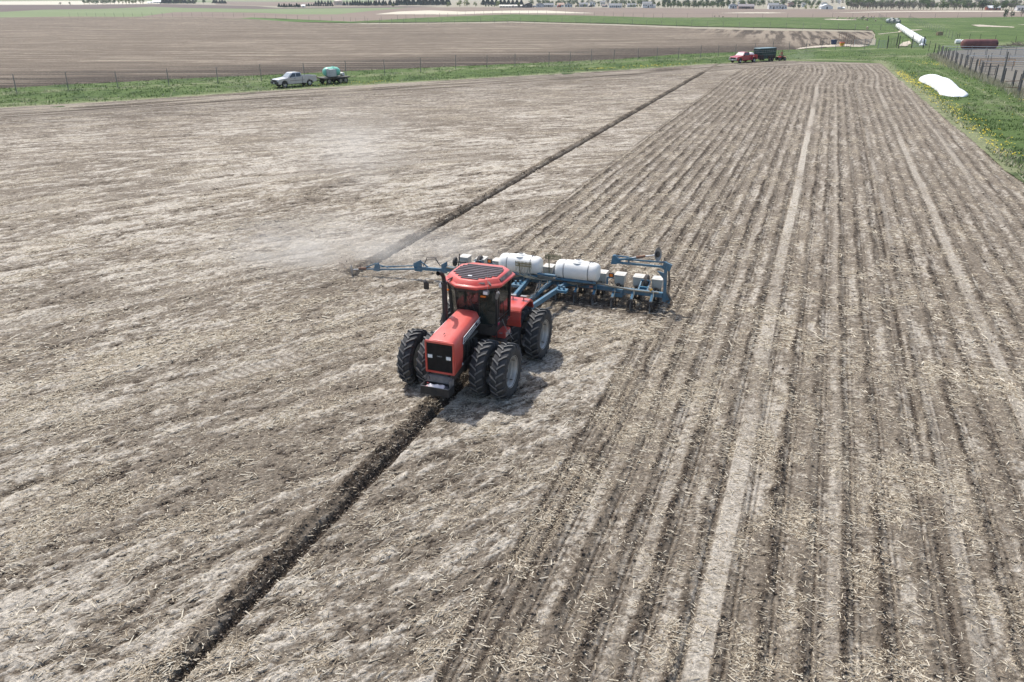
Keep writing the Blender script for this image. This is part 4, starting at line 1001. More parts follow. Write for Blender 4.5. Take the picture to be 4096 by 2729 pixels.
MB().add([(2.68,-.06,1.72),(2.92,-.06,1.72),(3.08,-.06,1.86),(2.84,-.06,2.10),(2.74,-.06,2.08),(2.68,.08,1.72),(2.92,.08,1.72),(3.08,.08,1.86),(2.84,.08,2.10),(2.74,.08,2.08)], [(0,1,2,3,4),(9,8,7,6,5),(0,1,6,5),(1,2,7,6),(2,3,8,7),(3,4,9,8),(4,0,5,9)]).build('elbow_plate', BLUE, m1)
m2 = MB().bar((2.82, -.02, 1.88), (4.0, -.02, 2.14), .07, .07).bar((2.85, .04, 2.06), (3.4, .04, 2.05), .04, .05).bar((3.4, .0, 2.0), (3.42, .0, 1.82), .06).build('marker_arm', BLUE, PL)
MB().tube([(3.55, -.02, 2.06), (4.5, -.02, 2.28)], .028, 8).build('disc_shaft', LIGHTG, m2)
MB().tube([(3.72, -.02, 2.10), (4.08, -.02, 2.19)], .055, 10).build('arm_weight', RUST, m2)
def marker_disc(par, loc, rot):
    d = MB().lathe([(-.05, .001), (-.045, .10), (-.02, .20), (.02, .28), (.025, .28), (-.01, .19), (-.035, .10), (-.04, .001)], (0, 0, 0), 'x', 28).build('marker_disc', GREY, par, smooth=True, loc=loc); d.rotation_euler = rot
    MB().lathe([(-.02, .07), (.06, .06), (.07, .03), (.07, .001)], (0, 0, 0), 'x', 12).build('hub', DARK, d)
    MB().lathe([(-.02, .12), (.012, .12), (.02, .10), (.02, .06)], (.03, 0, 0), 'x', 16).build('depth_band', DARK, d)
marker_disc(m2, (4.57, -.02, 2.32), (0, -.15, -.35))
for k in range(3): MB().tube([(5.02+.03*k, .02, 1.75), (5.10+.03*k, .0, 1.2), (5.06+.04*k, -.04, .75), (5.22+.03*k, -.05, .45), (5.05, -.05, .30+.05*k)], .014, 6).build('hose', BHOSE, mk)
# lowered left-hand marker cutting the furrow
ml = MB().bar((-4.85, 0, .55), (-6.2, -.10, .52), .10, .14).add([(-4.80,-.05,.42),(-5.05,-.05,.42),(-5.05,-.05,.80),(-4.80,-.05,.95),(-4.80,.08,.42),(-5.05,.08,.42),(-5.05,.08,.80),(-4.80,.08,.95)], [(0,1,2,3),(7,6,5,4),(0,1,5,4),(1,2,6,5),(2,3,7,6),(3,0,4,7)]).build('marker_arm', BLUE, PL)
MB().add([(-6.0,-.13,.38),(-6.35,-.13,.38),(-6.42,-.13,.72),(-6.05,-.13,.92),(-6.0,-.02,.38),(-6.35,-.02,.38),(-6.42,-.02,.72),(-6.05,-.02,.92)], [(0,1,2,3),(7,6,5,4),(0,1,5,4),(1,2,6,5),(2,3,7,6),(3,0,4,7)]).bar((-6.1, -.05, .86), (-5.72, -.02, .6), .05).build('elbow_plate', BLUE, ml)
m3 = MB().bar((-6.2, -.14, .50), (-8.15, -.42, .33), .07, .07).bar((-6.2, -.02, .62), (-8.1, -.28, .42), .045, .05).build('marker_arm', BLUE, PL)
MB().add([(-8.0,-.44,.26),(-8.3,-.46,.26),(-8.2,-.46,.60),(-8.05,-.44,.66),(-8.0,-.34,.26),(-8.3,-.36,.26),(-8.2,-.36,.60),(-8.05,-.34,.66)], [(0,1,2,3),(7,6,5,4),(0,1,5,4),(1,2,6,5),(2,3,7,6),(3,0,4,7)]).bar((-8.05, -.36, .55), (-7.6, -.3, .45), .04).build('elbow_plate', BLUE, m3)
m4 = MB().bar((-8.1, -.42, .36), (-8.95, -.58, .30), .06, .06).bar((-8.2, -.36, .60), (-8.75, -.5, .36), .04, .04).build('marker_arm', BLUE, PL)
MB().tube([(-8.7, -.55, .32), (-9.25, -.64, .27)], .026, 8).build('disc_shaft', LIGHTG, m4)
MB().tube([(-8.62, -.53, .36), (-8.98, -.59, .33)], .06, 10).build('arm_weight', RUST, m4)
marker_disc(m4, (-9.32, -.66, .22), (0, .05, math.pi+.5))
for k in range(2): MB().tube([(-5.1, 0, .7), (-5.35, 0, 1.0+.07*k), (-5.75, -.03, .98+.08*k), (-5.95, -.06, .62)], .014, 6).build('hose', BHOSE, ml)
# spiked wheel and upright chain post by the left end
MB().lathe([(-.04, .06), (-.04, .20), (.04, .20), (.04, .06)], (-4.45, .15, .95), 'x', 16).bar((-4.3, .1, .62), (-4.2, .12, 1.35), .04, .03).tube([(-4.5, .1, .95), (-3.9, .1, 1.0)], .03, 8).build('drive_chain', DARK, PL)

# ------------------------------------------------------------------ vehicles parked on the grass strip
VGLASS = mat('vehicle glass', (.035,.042,.048), .08, var=.02, spec=.9)
VGLASSL = mat('windscreen with painted reflection', (.30,.34,.36), .12, var=.1, scale=3)  # pale copy of the vehicle glass, reflection painted into its colour
CHROME = mat('chrome', (.55,.56,.58), .25, metal=.7)
TAIL = mat('tail lamp red', (.25,.01,.012), .3)
TYRE = mat('road tyre', (.022,.022,.023), .85, var=.2, scale=8, dust=.3, dcol=(.09,.08,.07))
def road_wheel(par, x, y, r, w_, rim_mat, side):
    t = MB().lathe([(-w_/2, r*.62), (-w_/2, r*.92), (-w_*.38, r), (w_*.38, r), (w_/2, r*.92), (w_/2, r*.62)], (0, 0, 0), 'x', 24).build('wheel', TYRE, par, smooth=True, loc=(x, y, r))
    m = MB().lathe([(side*w_*.42, r*.64), (side*w_*.46, r*.60), (side*w_*.20, r*.50), (side*w_*.24, r*.22), (side*w_*.40, r*.17), (side*w_*.40, .001)], (0, 0, 0), 'x', 20)
    m.build('rim', rim_mat, t, smooth=True)
    return t
def pickup(name, loc, rz, label, paint, bumper, dually=False, bull=False):
    p = thing(name, loc, rz, label, 'pickup truck', None)
    hw = .98
    # lower body: side outline with wheel arches, pushed across, front narrowed
    def arch(yc, r, n=8): return [(yc-r*math.cos(math.pi*k/n)*1.0, .44+r*math.sin(math.pi*k/n)*1.08) for k in range(n+1)]
    low = [(-3.02, .50), (-3.05, .78), (-3.0, 1.02), (-2.85, 1.12), (-1.55, 1.26), (-1.28, 1.32), (.78, 1.34)]
    low += [(.78, .46)] + arch(-2.02, .50)[::-1]
    MB().prism(low, -hw, hw).build('body', paint, p, bevel=.05, smooth=True)
    bed = MB(); outl = [(.83, 1.38), (3.05, 1.38), (3.10, .62), (2.42, .50)] + [(q[0], q[1]) for q in arch(1.92, .50)[::-1]] + [(.83, .50)]
    for s in (-1, 1): bed.prism(outl, s*hw, s*(hw-.10))
    bed.box((0, 3.05, 1.0), (1.80, .07, .76)).box((0, .87, 1.0), (1.8, .06, .76)).box((0, 1.95, .80), (1.8, 2.1, .06))
    b_ = bed.build('truck_bed', paint, p, bevel=.02)
    if dually:
        for s in (-1, 1):
            f = MB(); prof = [(-.85, .0), (-.62, .42), (-.35, .62), (.35, .62), (.66, .42), (.9, .0), (.62, .0), (.5, .3), (.25, .47), (-.25, .47), (-.5, .3), (-.62, .0)]
            f.prism([(1.92+a, .55+b) for a, b in prof], s*hw, s*(hw+.24)); f.build('fender_flare', paint, b_, bevel=.04)
    # cabin
    def ring(z, f): return [(-.90*f[0], f[1], z), (.90*f[0], f[1], z), (.90*f[0], f[2], z), (-.90*f[0], f[2], z)]
    cabm = MB().loft([ring(1.28, (1.0, -1.40, .80)), ring(1.30, (1.0, -1.38, .80)), ring(1.86, (.86, -.72, .66)), ring(1.93, (.80, -.55, .55))])
    cb = cabm.build('cabin', paint, p, bevel=.05, smooth=True)
    MB().add([(-.80, -1.355, 1.36), (.80, -1.355, 1.36), (.72, -.775, 1.85), (-.72, -.775, 1.85), (-.80, -1.30, 1.34), (.80, -1.30, 1.34), (.72, -.72, 1.82), (-.72, -.72, 1.82)], [(0,1,2,3),(7,6,5,4),(0,1,5,4),(1,2,6,5),(2,3,7,6),(3,0,4,7)]).build('windscreen', VGLASSL, cb)
    for s in (-1, 1):
        for y0, y1, yt0, yt1 in ((-1.10, -.22, -.66, -.22), (-.12, .62, -.12, .55)):
            V = []
            for o_ in (.012, -.03): V += [(s*(.895+o_), y0, 1.37), (s*(.895+o_), y1, 1.37), (s*(.795+o_), yt1, 1.82), (s*(.795+o_), yt0, 1.82)]
            MB().add(V, [(0,1,2,3),(7,6,5,4),(0,1,5,4),(1,2,6,5),(2,3,7,6),(3,0,4,7)]).build('side_window', VGLASS, cb)
        d = MB(); d.box((s*(hw+.003), -.28, .95), (.012, .012, .72)).box((s*(hw+.003), .30, .88), (.012, 1.6, .05)).box((s*(hw+.003), -.70, .88), (.012, 1.0, .05)); d.build('side_trim', mat('trim grey', (.12,.11,.11), .6), p)
        MB().box((s*(hw+.012), -.42, 1.17), (.02, .16, .05)).build('door_handle', BLACK, p)
        MB().box((s*(hw+.12), -1.12, 1.42), (.18, .08, .22)).bar((s*hw, -1.1, 1.36), (s*(hw+.1), -1.12, 1.38), .03).build('mirror', BLACK, p, bevel=.02)
        MB().box((s*.80, -3.03, .93), (.30, .08, .19)).build('headlight', LENS, p, bevel=.02)
        MB().box((s*(hw-.03), 3.10, 1.08), (.08, .05, .32)).build('tail_light', TAIL, p)
        ms = MB().prism([(-2.02-.47*math.cos(math.pi*k/8), .46+.50*math.sin(math.pi*k/8)) for k in range(9)], s*.55, s*(hw-.04)).prism([(1.92-.47*math.cos(math.pi*k/8), .46+.50*math.sin(math.pi*k/8)) for k in range(9)], s*.55, s*(hw-.12)); ms.build('wheel_well', BLACK, p)
        road_wheel(p, s*.86, -2.02, .40, .24, CHROME, s); road_wheel(p, s*.86, 1.92, .40, .24, CHROME, s)
        if dually: road_wheel(p, s*1.10, 1.92, .40, .22, CHROME, s)
    MB().box((0, -3.045, .90), (1.22, .05, .26)).box((0, -3.08, .90), (1.24, .03, .03)).build('grille', BLACK, p)
    MB().box((0, -3.12, .62), (1.98, .16, .24)).build('front_bumper', bumper, p, bevel=.04)
    MB().box((0, 3.18, .62), (1.86, .14, .20)).build('rear_bumper', bumper, p, bevel=.04)
    MB().box((0, -3.21, .60), (.32, .02, .16)).build('number_plate', WHT, p)
    MB().box((0, .2, .42), (1.0, 5.2, .16)).build('underbody', DARK, p)
    if bull:
        m = MB()
        for z in (.55, .80, 1.05): m.tube([(-.95, -3.0, z), (-.85, -3.24, z), (.85, -3.24, z), (.95, -3.0, z)], .035, 6)
        for x in (-.45, .45): m.tube([(x, -3.24, .42), (x, -3.24, 1.15)], .035, 6)
        m.build('bull_bar', BLACK, p)
    return p
def face_dir(dx, dy): return math.atan2(dx, -dy)      # turn local -y to (dx, dy)
def pt(x, y, z=0.0): return Vector(U(x, y, z))
GZ = -.02
SILVER = mat('silver paint', (.50,.51,.53), .32, metal=.35, var=.05, dust=.25, coat=.4)
TRED = mat('deep red paint', (.42,.012,.035), .28, var=.04, dust=.12, coat=.5, dcol=(.35,.2,.17))
# silver pickup: wheels surveyed at (1137,350) and (1243,341)
fw = pt(1139, 351); rw = pt(1244, 342.5); d = (fw-rw); d.z = 0; d.normalize()
rzs = face_dir(d.x, d.y); side = Vector((d.y, -d.x, 0))*-1
mid = (fw+rw)/2; px_ = Vector((math.cos(rzs), math.sin(rzs), 0))
if px_.y > 0: px_ = -px_
ctr = mid - px_*.9
silver = pickup('pickup_truck', (ctr.x, ctr.y, GZ), rzs, 'silver long bed pickup truck on the grass strip towing a flatbed with a green tank', SILVER, mat('black bumper', (.03,.03,.03), .5), bull=True)
bedtank = tag(MB().box((0, 0, .22), (1.3, .42, .44)).tube([(-.3, 0, .44), (-.3, 0, .62)], .05, 8).box((.1, 0, .52), (.18, .2, .18)).build('fuel_tank', BLACK, None, bevel=.02), 'black fuel tank with a pump in the bed of the silver pickup', 'tank')
q = Matrix.Rotation(rzs, 4, 'Z') @ Vector((0, 1.15, 0)); bedtank.location = (ctr.x+q.x, ctr.y+q.y, GZ+.84); bedtank.rotation_euler = (0, 0, rzs)
def local(c, rz, x, y, z=0):
    v = Matrix.Rotation(rz, 3, 'Z') @ Vector((x, y, z)); return Vector((c.x+v.x, c.y+v.y, GZ+v.z))
# flatbed wagon
wc = local(ctr, rzs, -.1, 6.5)
W = thing('flatbed_wagon', wc, rzs, 'low wooden flatbed farm wagon hitched to the silver pickup, carrying tanks', 'wagon')
MB().box((0, 0, .84), (2.2, 4.4, .10)).box((0, 0, .74), (2.0, 4.2, .08)).build('deck', mat('grey planks', (.12,.11,.10), .85, var=.3, scale=3), W)
MB().box((-.45, 0, .62), (.12, 4.0, .14)).box((.45, 0, .62), (.12, 4.0, .14)).bar((0, -2.0, .5), (0, -3.3, .50), .09).build('frame', DARK, W)
for y in (-1.35, 1.45):
    MB().box((0, y, .40), (1.7, .10, .10)).build('axle', DARK, W)
    for s in (-1, 1): road_wheel(W, s*.95, y, .40, .22, mat('tan rim', (.38,.33,.25), .6, var=.2), s)
for s in (-1, 1): road_wheel(W, s*.95, .60, .38, .22, MATS['tan rim'], s)
MINT = mat('mint green poly', (.20,.56,.42), .4, var=.06, dust=.08)
tk = thing('liquid_tank', local(ctr, rzs, -.35, 6.4, .90), rzs, 'mint green oval poly tank with moulded ribs on the flatbed wagon', 'tank')
m = MB(); n = 36; secs = []
for a, k in ((-1.32, .05), (-1.30, .45), (-1.18, .70), (-.95, .90), (-.6, .99), (0, 1.0), (.6, .99), (.95, .90), (1.18, .70), (1.30, .45), (1.32, .05)):
    secs.append([(.80*k*math.cos(t), a, .68+.68*k*math.sin(t)) for t in [2*math.pi*i/n for i in range(n)]])
m.loft(secs); m.build('shell', MINT, tk, smooth=True)
rb = MB()
for i in range(6): rb.tube([(-.76, .25+.16*i, .18), (-.80, .25+.16*i, .55), (-.74, .25+.16*i, .80)], .035, 6)
rb.build('moulded_ribs', MINT, tk); MB().lathe([(0, .26), (.09, .25), (.10, .001)], (0, .3, 1.33), 'z', 20).build('lid', MINT, tk)
ib = thing('caged_tote', local(ctr, rzs, .72, 5.75, .90), rzs, 'white square tote in a wire cage standing before the mint green tank', 'tote')
MB().box((0, 0, .62), (1.0, 1.05, 1.0)).build('bottle', mat('tote white', (.68,.72,.72), .45, var=.08), ib, bevel=.06)
cg = MB()
for z in (.15, .35, .55, .75, .95, 1.15):
    for s in (-1, 1): cg.bar((-.54, s*.57, z), (.54, s*.57, z), .025); cg.bar((s*.54, -.57, z), (s*.54, .57, z), .025)
for i in range(6):
    for s in (-1, 1): cg.bar((-.54+.216*i, s*.57, .12), (-.54+.216*i, s*.57, 1.17), .022); cg.bar((s*.54, -.57+.228*i, .12), (s*.54, -.57+.228*i, 1.17), .022)
cg.build('cage', GREY, ib); MB().box((0, 0, .06), (1.1, 1.1, .12)).build('pallet', DARK, ib)
dr = thing('white_drum', local(ctr, rzs, -.3, 8.15, .90), rzs, 'small white drum with a pump at the rear end of the flatbed wagon', 'drum')
MB().lathe([(-.42, .001), (-.42, .24), (-.36, .27), (.36, .27), (.42, .24), (.42, .001)], (0, 0, .27), 'x', 20).build('drum_body', mat('drum white', (.66,.66,.62), .5, dust=.3), dr, smooth=True)
MB().box((-.1, .1, .60), (.22, .2, .16)).build('pump', RUST, dr)
# red dually and its cargo, livestock trailer
c2 = pt(2984, 249); rzr = face_dir(-.80, -.60)
c2 = Vector((c2.x, c2.y, 0))
fwr = pt(2930, 250.5); 
cr_ = fwr - (Matrix.Rotation(rzr, 3, 'Z') @ Vector((-.86, -2.02, 0)))
cr_.z = 0
redp = pickup('pickup_truck', (cr_.x, cr_.y, GZ), rzr, 'dark red dual rear wheel pickup truck in front of the dark green livestock trailer', TRED, CHROME, dually=True)
cg_ = thing('covered_load', local(cr_, rzr, 0, 1.95, .84), rzr, 'rounded white sack of seed filling the bed of the red pickup', 'sack')
m = MB(); m.ball((0, 0, .45), (.78, .95, .52), 16, 9); m.build('sack', mat('white woven sack', (.66,.62,.60), .8, var=.08, bump=.3), cg_, smooth=True)
tl = thing('livestock_trailer', local(cr_, rzr, 0, 6.35), rzr, 'dark green slatted livestock trailer hitched behind the red pickup', 'trailer')
TG = mat('trailer green', (.012,.042,.040), .45, var=.2, scale=2, dust=.1, dcol=(.05,.05,.045)); TGR = mat('trailer rusted skirt', (.055,.028,.025), .8, var=.4, scale=3)
m = MB(); oc = [(-1.0, -2.05), (-.72, -2.45), (.72, -2.45), (1.0, -2.05), (1.0, 2.45), (-1.0, 2.45)]
m.loft([[(x, y, .48) for x, y in oc], [(x, y, 1.20) for x, y in oc]]); lo_ = m.build('lower_wall', TG, tl, bevel=.01)
MB().loft([[(x*1.004, y*1.003, .50) for x, y in oc[:4]]+[(1.004, -1.35, .5), (-1.004, -1.35, .5)], [(x*1.004, y*1.003, 1.22) for x, y in oc[:4]]+[(1.004, -1.35, 1.22), (-1.004, -1.35, 1.22)]]).build('nose_skirt', TGR, lo_)
for z0, z1 in ((1.24, 1.70), (1.76, 1.98), (2.04, 2.36)): MB().loft([[(x, y, z0) for x, y in oc], [(x, y, z1) for x, y in oc]]).build('side_panel', TG, tl, bevel=.008)
MB().loft([[(x*.96, y*.97, 1.2) for x, y in oc], [(x*.96, y*.97, 2.36) for x, y in oc]]).build('slot_backing', mat('pale slot glimpse', (.40,.42,.42), .7, var=.8, scale=7), tl)  # pale blotches painted to stand in for daylight through the slat gaps
MB().loft([[(x*1.02, y*1.01, 2.36) for x, y in oc], [(x*.98, y*.98, 2.46) for x, y in oc]]).build('roof', mat('pale green roof', (.16,.24,.25), .5), tl, bevel=.02)
st_ = MB()
for y in [-2.0+.62*k for k in range(8)]:
    for s in (-1, 1): st_.box((s*1.012, y, 1.42), (.03, .07, 1.9))
st_.build('wall_stake', TG, tl)
MB().bar((0, -2.4, .52), (0, -3.3, .55), .10).build('drawbar', DARK, tl)
for s in (-1, 1):
    fm = MB(); fm.prism([(.0, .55), (.12, .98), (1.72, .98), (1.84, .55), (1.74, .55), (1.64, .90), (.2, .90), (.1, .55)], s*1.0, s*1.22); fm.build('mudguard', mat('rusted mudguard', (.12,.045,.035), .8, var=.3), tl)
    for y in (.5, 1.34): road_wheel(tl, s*1.10, y, .38, .2, mat('rusted rim', (.15,.10,.085), .8), s)
# the quad bike and its rider
qf = pt(3122, 241.5); rzq = face_dir(-.93, -.38)
Q = thing('quad_bike', (qf.x, qf.y, GZ), rzq, 'red four wheel quad bike with racks driving on the grass', 'quad bike')
QR = mat('quad red', (.45,.02,.012), .35, dust=.2, coat=.3)
MB().box((0, .0, .52), (.36, 1.3, .26)).box((0, -.1, .42), (.5, .7, .10)).build('chassis', DARK, Q, bevel=.03)
MB().loft([[(-.18, -.75, .62), (.18, -.75, .62), (.2, .35, .66), (-.2, .35, .66)], [(-.16, -.62, .80), (.16, -.62, .80), (.15, .1, .88), (-.15, .1, .88)]]).build('body', QR, Q, bevel=.03)
for s in (-1, 1):
    MB().box((s*.36, -.60, .68), (.40, .62, .05), rot=(.08, s*.2, 0)).build('front_mudguard', QR, Q, bevel=.015); MB().box((s*.36, .62, .70), (.42, .62, .05), rot=(-.1, s*.2, 0)).build('rear_mudguard', QR, Q, bevel=.015)
    road_wheel(Q, s*.46, -.62, .30, .24, GREY, s); road_wheel(Q, s*.46, .64, .30, .26, GREY, s)
    MB().box((s*.12, -.80, .70), (.12, .05, .09)).build('headlight', LENS, Q)
MB().box((0, .30, .86), (.30, .62, .14)).build('saddle', BLACK, Q, bevel=.05)
MB().tube([(-.36, -.30, 1.10), (-.12, -.36, 1.06), (.12, -.36, 1.06), (.36, -.30, 1.10)], .018, 6).tube([(0, -.4, .85), (0, -.36, 1.06)], .03, 6).build('handlebar', BLACK, Q)
rk = MB()
for k in range(5): rk.bar((-.32+.16*k, -.92, .86), (-.32+.16*k, -.48, .88), .018); rk.bar((-.32+.16*k, .58, .88), (-.32+.16*k, 1.0, .86), .018)
rk.bar((-.34, -.92, .86), (.34, -.92, .86), .02).bar((-.34, -.48, .88), (.34, -.48, .88), .02).bar((-.34, 1.0, .86), (.34, 1.0, .86), .02).bar((-.34, .58, .88), (.34, .58, .88), .02).build('luggage_rack', BLACK, Q)
qs = Matrix.Rotation(rzq, 3, 'Z') @ Vector((0, .22, 0))
seated_person('person', (qf.x+qs.x, qf.y+qs.y, GZ+.93), rzq, 'rider in a dark red shirt sitting astride the red quad bike', mat('dark red cloth', (.22,.02,.025), .9), mat('khaki trousers', (.28,.24,.19), .9), SKIN, ('cap', mat('dark cap', (.05,.03,.03), .8)), arms=((-.30, -.55, .62), (.30, -.55, .62)), lean=.5, knee=.30, foot=.28, spread=.24)

# ------------------------------------------------------------------ fences, pens and yard things
POSTG = mat('weathered post', (.23,.22,.205), .9, var=.25, scale=3)
PIPE = mat('dark pipe', (.035,.033,.033), .7, var=.3); WIRE = mat('fence wire', (.22,.235,.235), .6, metal=.3)
WHR = mat('white pipe rail', (.68,.70,.72), .45, var=.05); GALV = mat('galvanised rail', (.38,.42,.45), .5, metal=.2, var=.15)
def fence(name, label, pts, h, pr, pm, wires, wr=.006, group=None, zb=-.05, every=1, skipw=False, wm=None, cat='fence'):
    """pts: world points on the ground; one part per post, one for the strands"""
    a = Vector(pts[0]); F = thing(name, (a.x, a.y, zb), 0, label, cat, group)
    rg = random.Random(len(pts)*7+1); proto = MB().tube([(0, 0, -.3), (0, 0, h)], [pr, pr*.9], 6).build('post', pm, F)
    for i, p in enumerate(pts):
        o = proto if i == 0 else proto.copy()
        if i: COL.objects.link(o); o.parent = F
        o.location = (p[0]-a.x, p[1]-a.y, 0); o.rotation_euler = (rg.uniform(-.03, .03), rg.uniform(-.03, .03), rg.uniform(0, 3)); o.scale = (1, 1, rg.uniform(.95, 1.04))
    if wires:
        m = MB()
        for z in wires:
            for i in range(len(pts)-1): m.bar((pts[i][0]-a.x, pts[i][1]-a.y, z), (pts[i+1][0]-a.x, pts[i+1][1]-a.y, z), wr)
        m.build('wire_strands', wm or WIRE, F)
    return F
PX = lambda L: [U(x, y)[:2] for x, y in L]
W8 = [.2+.3*k for k in range(8)]
fence('wire_fence', 'long tall wire fence on grey posts along the near grass strip', PX(FA[2:]), 2.35, .055, POSTG, W8)
FB = [(x, 66.5) for x in (278,314,348,384,421,458,495,531)]+[(570,66),(609,66),(650,65.5),(690,66),(729,66),(768,66),(809,66),(850,66.5),(893,66.5),(935,68),(976,68),(1019,71),(1061,75),(1104,75.5),(1146,77),(1191,79),(1236,81),(1281,83),(1328,85.5),(1376,87.5),(1424,92),(1471,93),(1519,94),(1567,94.5),(1615,94),(1664,93),(1714,92.5),(1766,92),(1818,91),(1869,91),(1923,90.5),(1977,90),(2029,90),(2083,90),(2137,90),(2192,90),(2248,90),(2303,91),(2360,92),(2415,93),(2470,94.5),(2529,96),(2587,98.5),(2646,101),(2706,103),(2766,105),(2830,107.5),(2893,110),(2956,112),(3014,112.5),(3079,113),(3144,115.5),(3211,117),(3281,118),(3352,118.5),(3419,121)]
fence('wire_fence', 'tall wire fence running along the crest behind the upper stubble field', PX(FB), 2.3, .06, POSTG, W8[::2])
FC = [(1402,87.5),(1460,84),(1525,82),(1590,78),(1624,76),(1660,73),(1700,70.5),(1759,68.5),(1791,68),(1829,62),(1861,61),(1898,58.5),(1935,58),(1971,57.5),(2008,57),(2043,56.5),(2078,56),(2114,56),(2150,56),(2186,57),(2224,57),(2262,58),(2300,59),(2336,60),(2377,62),(2416,64),(2453,65),(2493,67),(2532,69),(2575,70),(2614,70),(2650,70),(2750,70),(2850,70),(2950,70),(3050,70),(3150,70),(3250,70),(3330,70),(3410,70),(3472,70),(3545,70),(3640,71),(3740,70.5),(3830,70),(3925,69),(4020,68),(4110,67)]
fence('wire_fence', 'farthest wire fence between the green hay strip and the brown field', PX(FC), 2.3, .07, POSTG, W8[::2])
FD = [U(3516+(3694-3516)*t**.62, 70+(191-70)*t, 0)[:2] for t in np.linspace(0, 1, 30)]
def lerp_w(a, b, n): 
    a = np.array(U(*a)[:2]); b = np.array(U(*b)[:2]); return [tuple(a+(b-a)*t) for t in np.linspace(0, 1, n)]
FD = lerp_w((3514, 71), (3694, 191), 34)
fence('wire_fence', 'wire fence beside the white wrapped bale tube, running away from the yard gate', FD, 2.4, .05, POSTG, W8)
fence('wire_fence', 'lane fence between the bale lane and the right hand pasture', lerp_w((3633, 80), (3820, 163), 26), 2.3, .05, POSTG, W8)
fence('wire_fence', 'short black post fence behind the rusty red cylinder', PX([(3826,163),(3834,160),(3876,165),(3918,165),(3979,168),(4060,176),(4120,182)]), 1.9, .06, PIPE, [1.5])
fence('wire_fence', 'fence from the yard gate post to the corral corner', PX([(3694,192),(3714,204),(3735,221)]), 2.3, .06, PIPE, W8[::2])
# corral boundary: dark pipes with heavy wooden posts behind
PB = [(3733,222),(3745,230),(3758,238),(3771,245),(3784,252),(3800,260),(3816,269),(3834,277),(3854,285),(3873,294),(3895,303),(3919,312),(3947,323),(3976,334),(4009,346),(4048,360),(4067,372),(4100,390),(4160,420)]
CF = fence('corral_fence', 'near side of the corral, dark pipe posts leaning beside heavy grey timbers', PX(PB), 2.45, .055, PIPE, [.5, 1.1], .02, wm=PIPE, zb=.05)
a0 = Vector(PX(PB)[0]+(0,)) if False else Vector((*PX(PB)[0], 0))
for i in range(len(PB)-1):
    p, q = PX(PB)[i], PX(PB)[i+1]; m_ = ((p[0]+q[0])/2+.9, (p[1]+q[1])/2+.5)
    o = MB().tube([(0, 0, -.2), (.02, 0, 2.15+.3*((i*7) % 5)/5)], [.13, .10], 8).build('timber_post', mat('old grey timber', (.17,.16,.15), .95, var=.3, scale=5, bump=.3), CF, loc=(m_[0]-a0.x, m_[1]-a0.y, 0))
tp_ = U(4011, 346)
tall = tag(MB().tube([(0, 0, 0), (.0, 0, 4.6)], [.15, .10], 10).build('timber_pole', MATS['old grey timber'], None, loc=(tp_[0], tp_[1]+.6, 0)), 'tallest grey timber pole rising above the corral fence', 'pole')
p_ = U(4072, 378)
br = thing('braced_post', (p_[0], p_[1], 0), 0, 'heavy brown corner post with pale cross timber at the corral edge', 'post')
MB().tube([(0, 0, 0), (.1, 0, 3.0)], [.17, .14], 10).build('upright', MATS['old grey timber'], br); MB().bar((.0, -.1, 1.9), (2.6, .2, 1.8), .16).build('cross_timber', mat('pale timber', (.50,.38,.24), .8, var=.2), br)
MB().bar((-1.9, .3, 1.6), (0, 0, 1.7), .07).bar((-1.8, .2, .9), (.1, 0, .8), .07).build('rail', RUST, br)
# pipe pens
def pipe_pen(label, A, B, zs, top, rail, step=2.7, pr=.045, group=None, posts=POSTG):
    n = max(2, int(math.dist(A, B)/step)); P_ = [(A[0]+(B[0]-A[0])*t/n, A[1]+(B[1]-A[1])*t/n) for t in range(n+1)]
    F = fence('pipe_panel_fence', label, P_, zs[-1]+.15, .07, posts, zs[:-1], pr, group=group, zb=.07, wm=rail, cat='pen fence')
    a = P_[0]; MB().bar((0, 0, zs[-1]), (B[0]-A[0], B[1]-A[1], zs[-1]), pr*1.9).build('top_rail', top, F); return F
Ux = lambda x, y: U(x, y)[:2]
Z7 = [.3, .55, .8, 1.05, 1.3, 1.72]
pipe_pen('back run of the corral with a bright white top rail, nearest the rusty cylinder', Ux(3764, 220), Ux(4180, 226), Z7, WHR, GALV, 2.6)
pipe_pen('second run of galvanised corral rails just before the white topped back run', Ux(3790, 231), Ux(4180, 238), Z7, GALV, GALV, 3.2)
pipe_pen('third corral run of thin grey rails, between the two white railed runs', Ux(3820, 243), Ux(4180, 249), Z7[:5], GALV, GALV, 3.0, .035)
pipe_pen('middle corral run with a white top rail and rusty boards', Ux(3868, 262), Ux(4180, 268), [.3, .6, .9, 1.2, 1.65], WHR, RUST, 3.0, .045)
pipe_pen('low front corral run with a white top rail above green weeds', Ux(3915, 282), Ux(4180, 287), [.3, .7, 1.1, 1.45], WHR, GALV, 3.6, .04)
def gate(label, A, B, h, z0=.15, mt=PIPE, nb=5, r=.045, name='farm_gate', braces=True, group=None):
    L = math.dist(A, B); g = thing(name, (A[0], A[1], 0), math.atan2(B[1]-A[1], B[0]-A[0]), label, 'gate', group)
    m = MB()
    for z in (z0, h): m.bar((0, 0, z), (L, 0, z), r*1.4)
    for x in (0, L): m.bar((x, 0, 0 if braces else z0), (x, 0, h), r*1.6)
    m.build('gate_frame', mt, g); b = MB()
    for k in range(1, nb): b.bar((0, 0, z0+(h-z0)*k/nb), (L, 0, z0+(h-z0)*k/nb), r*.8)
    for k in range(1, 3): b.bar((L*k/3, 0, z0), (L*k/3, 0, h), r*.8)
    b.build('gate_bars', mt, g); return g
gate('small tube gate lying against the corral weeds', Ux(3916, 303), Ux(3978, 302), 1.35)
gate('long orange rusted gate hanging in the corral', Ux(3915, 266), Ux(4055, 267), 1.25, mt=mat('orange rust', (.42,.22,.09), .8, var=.3))
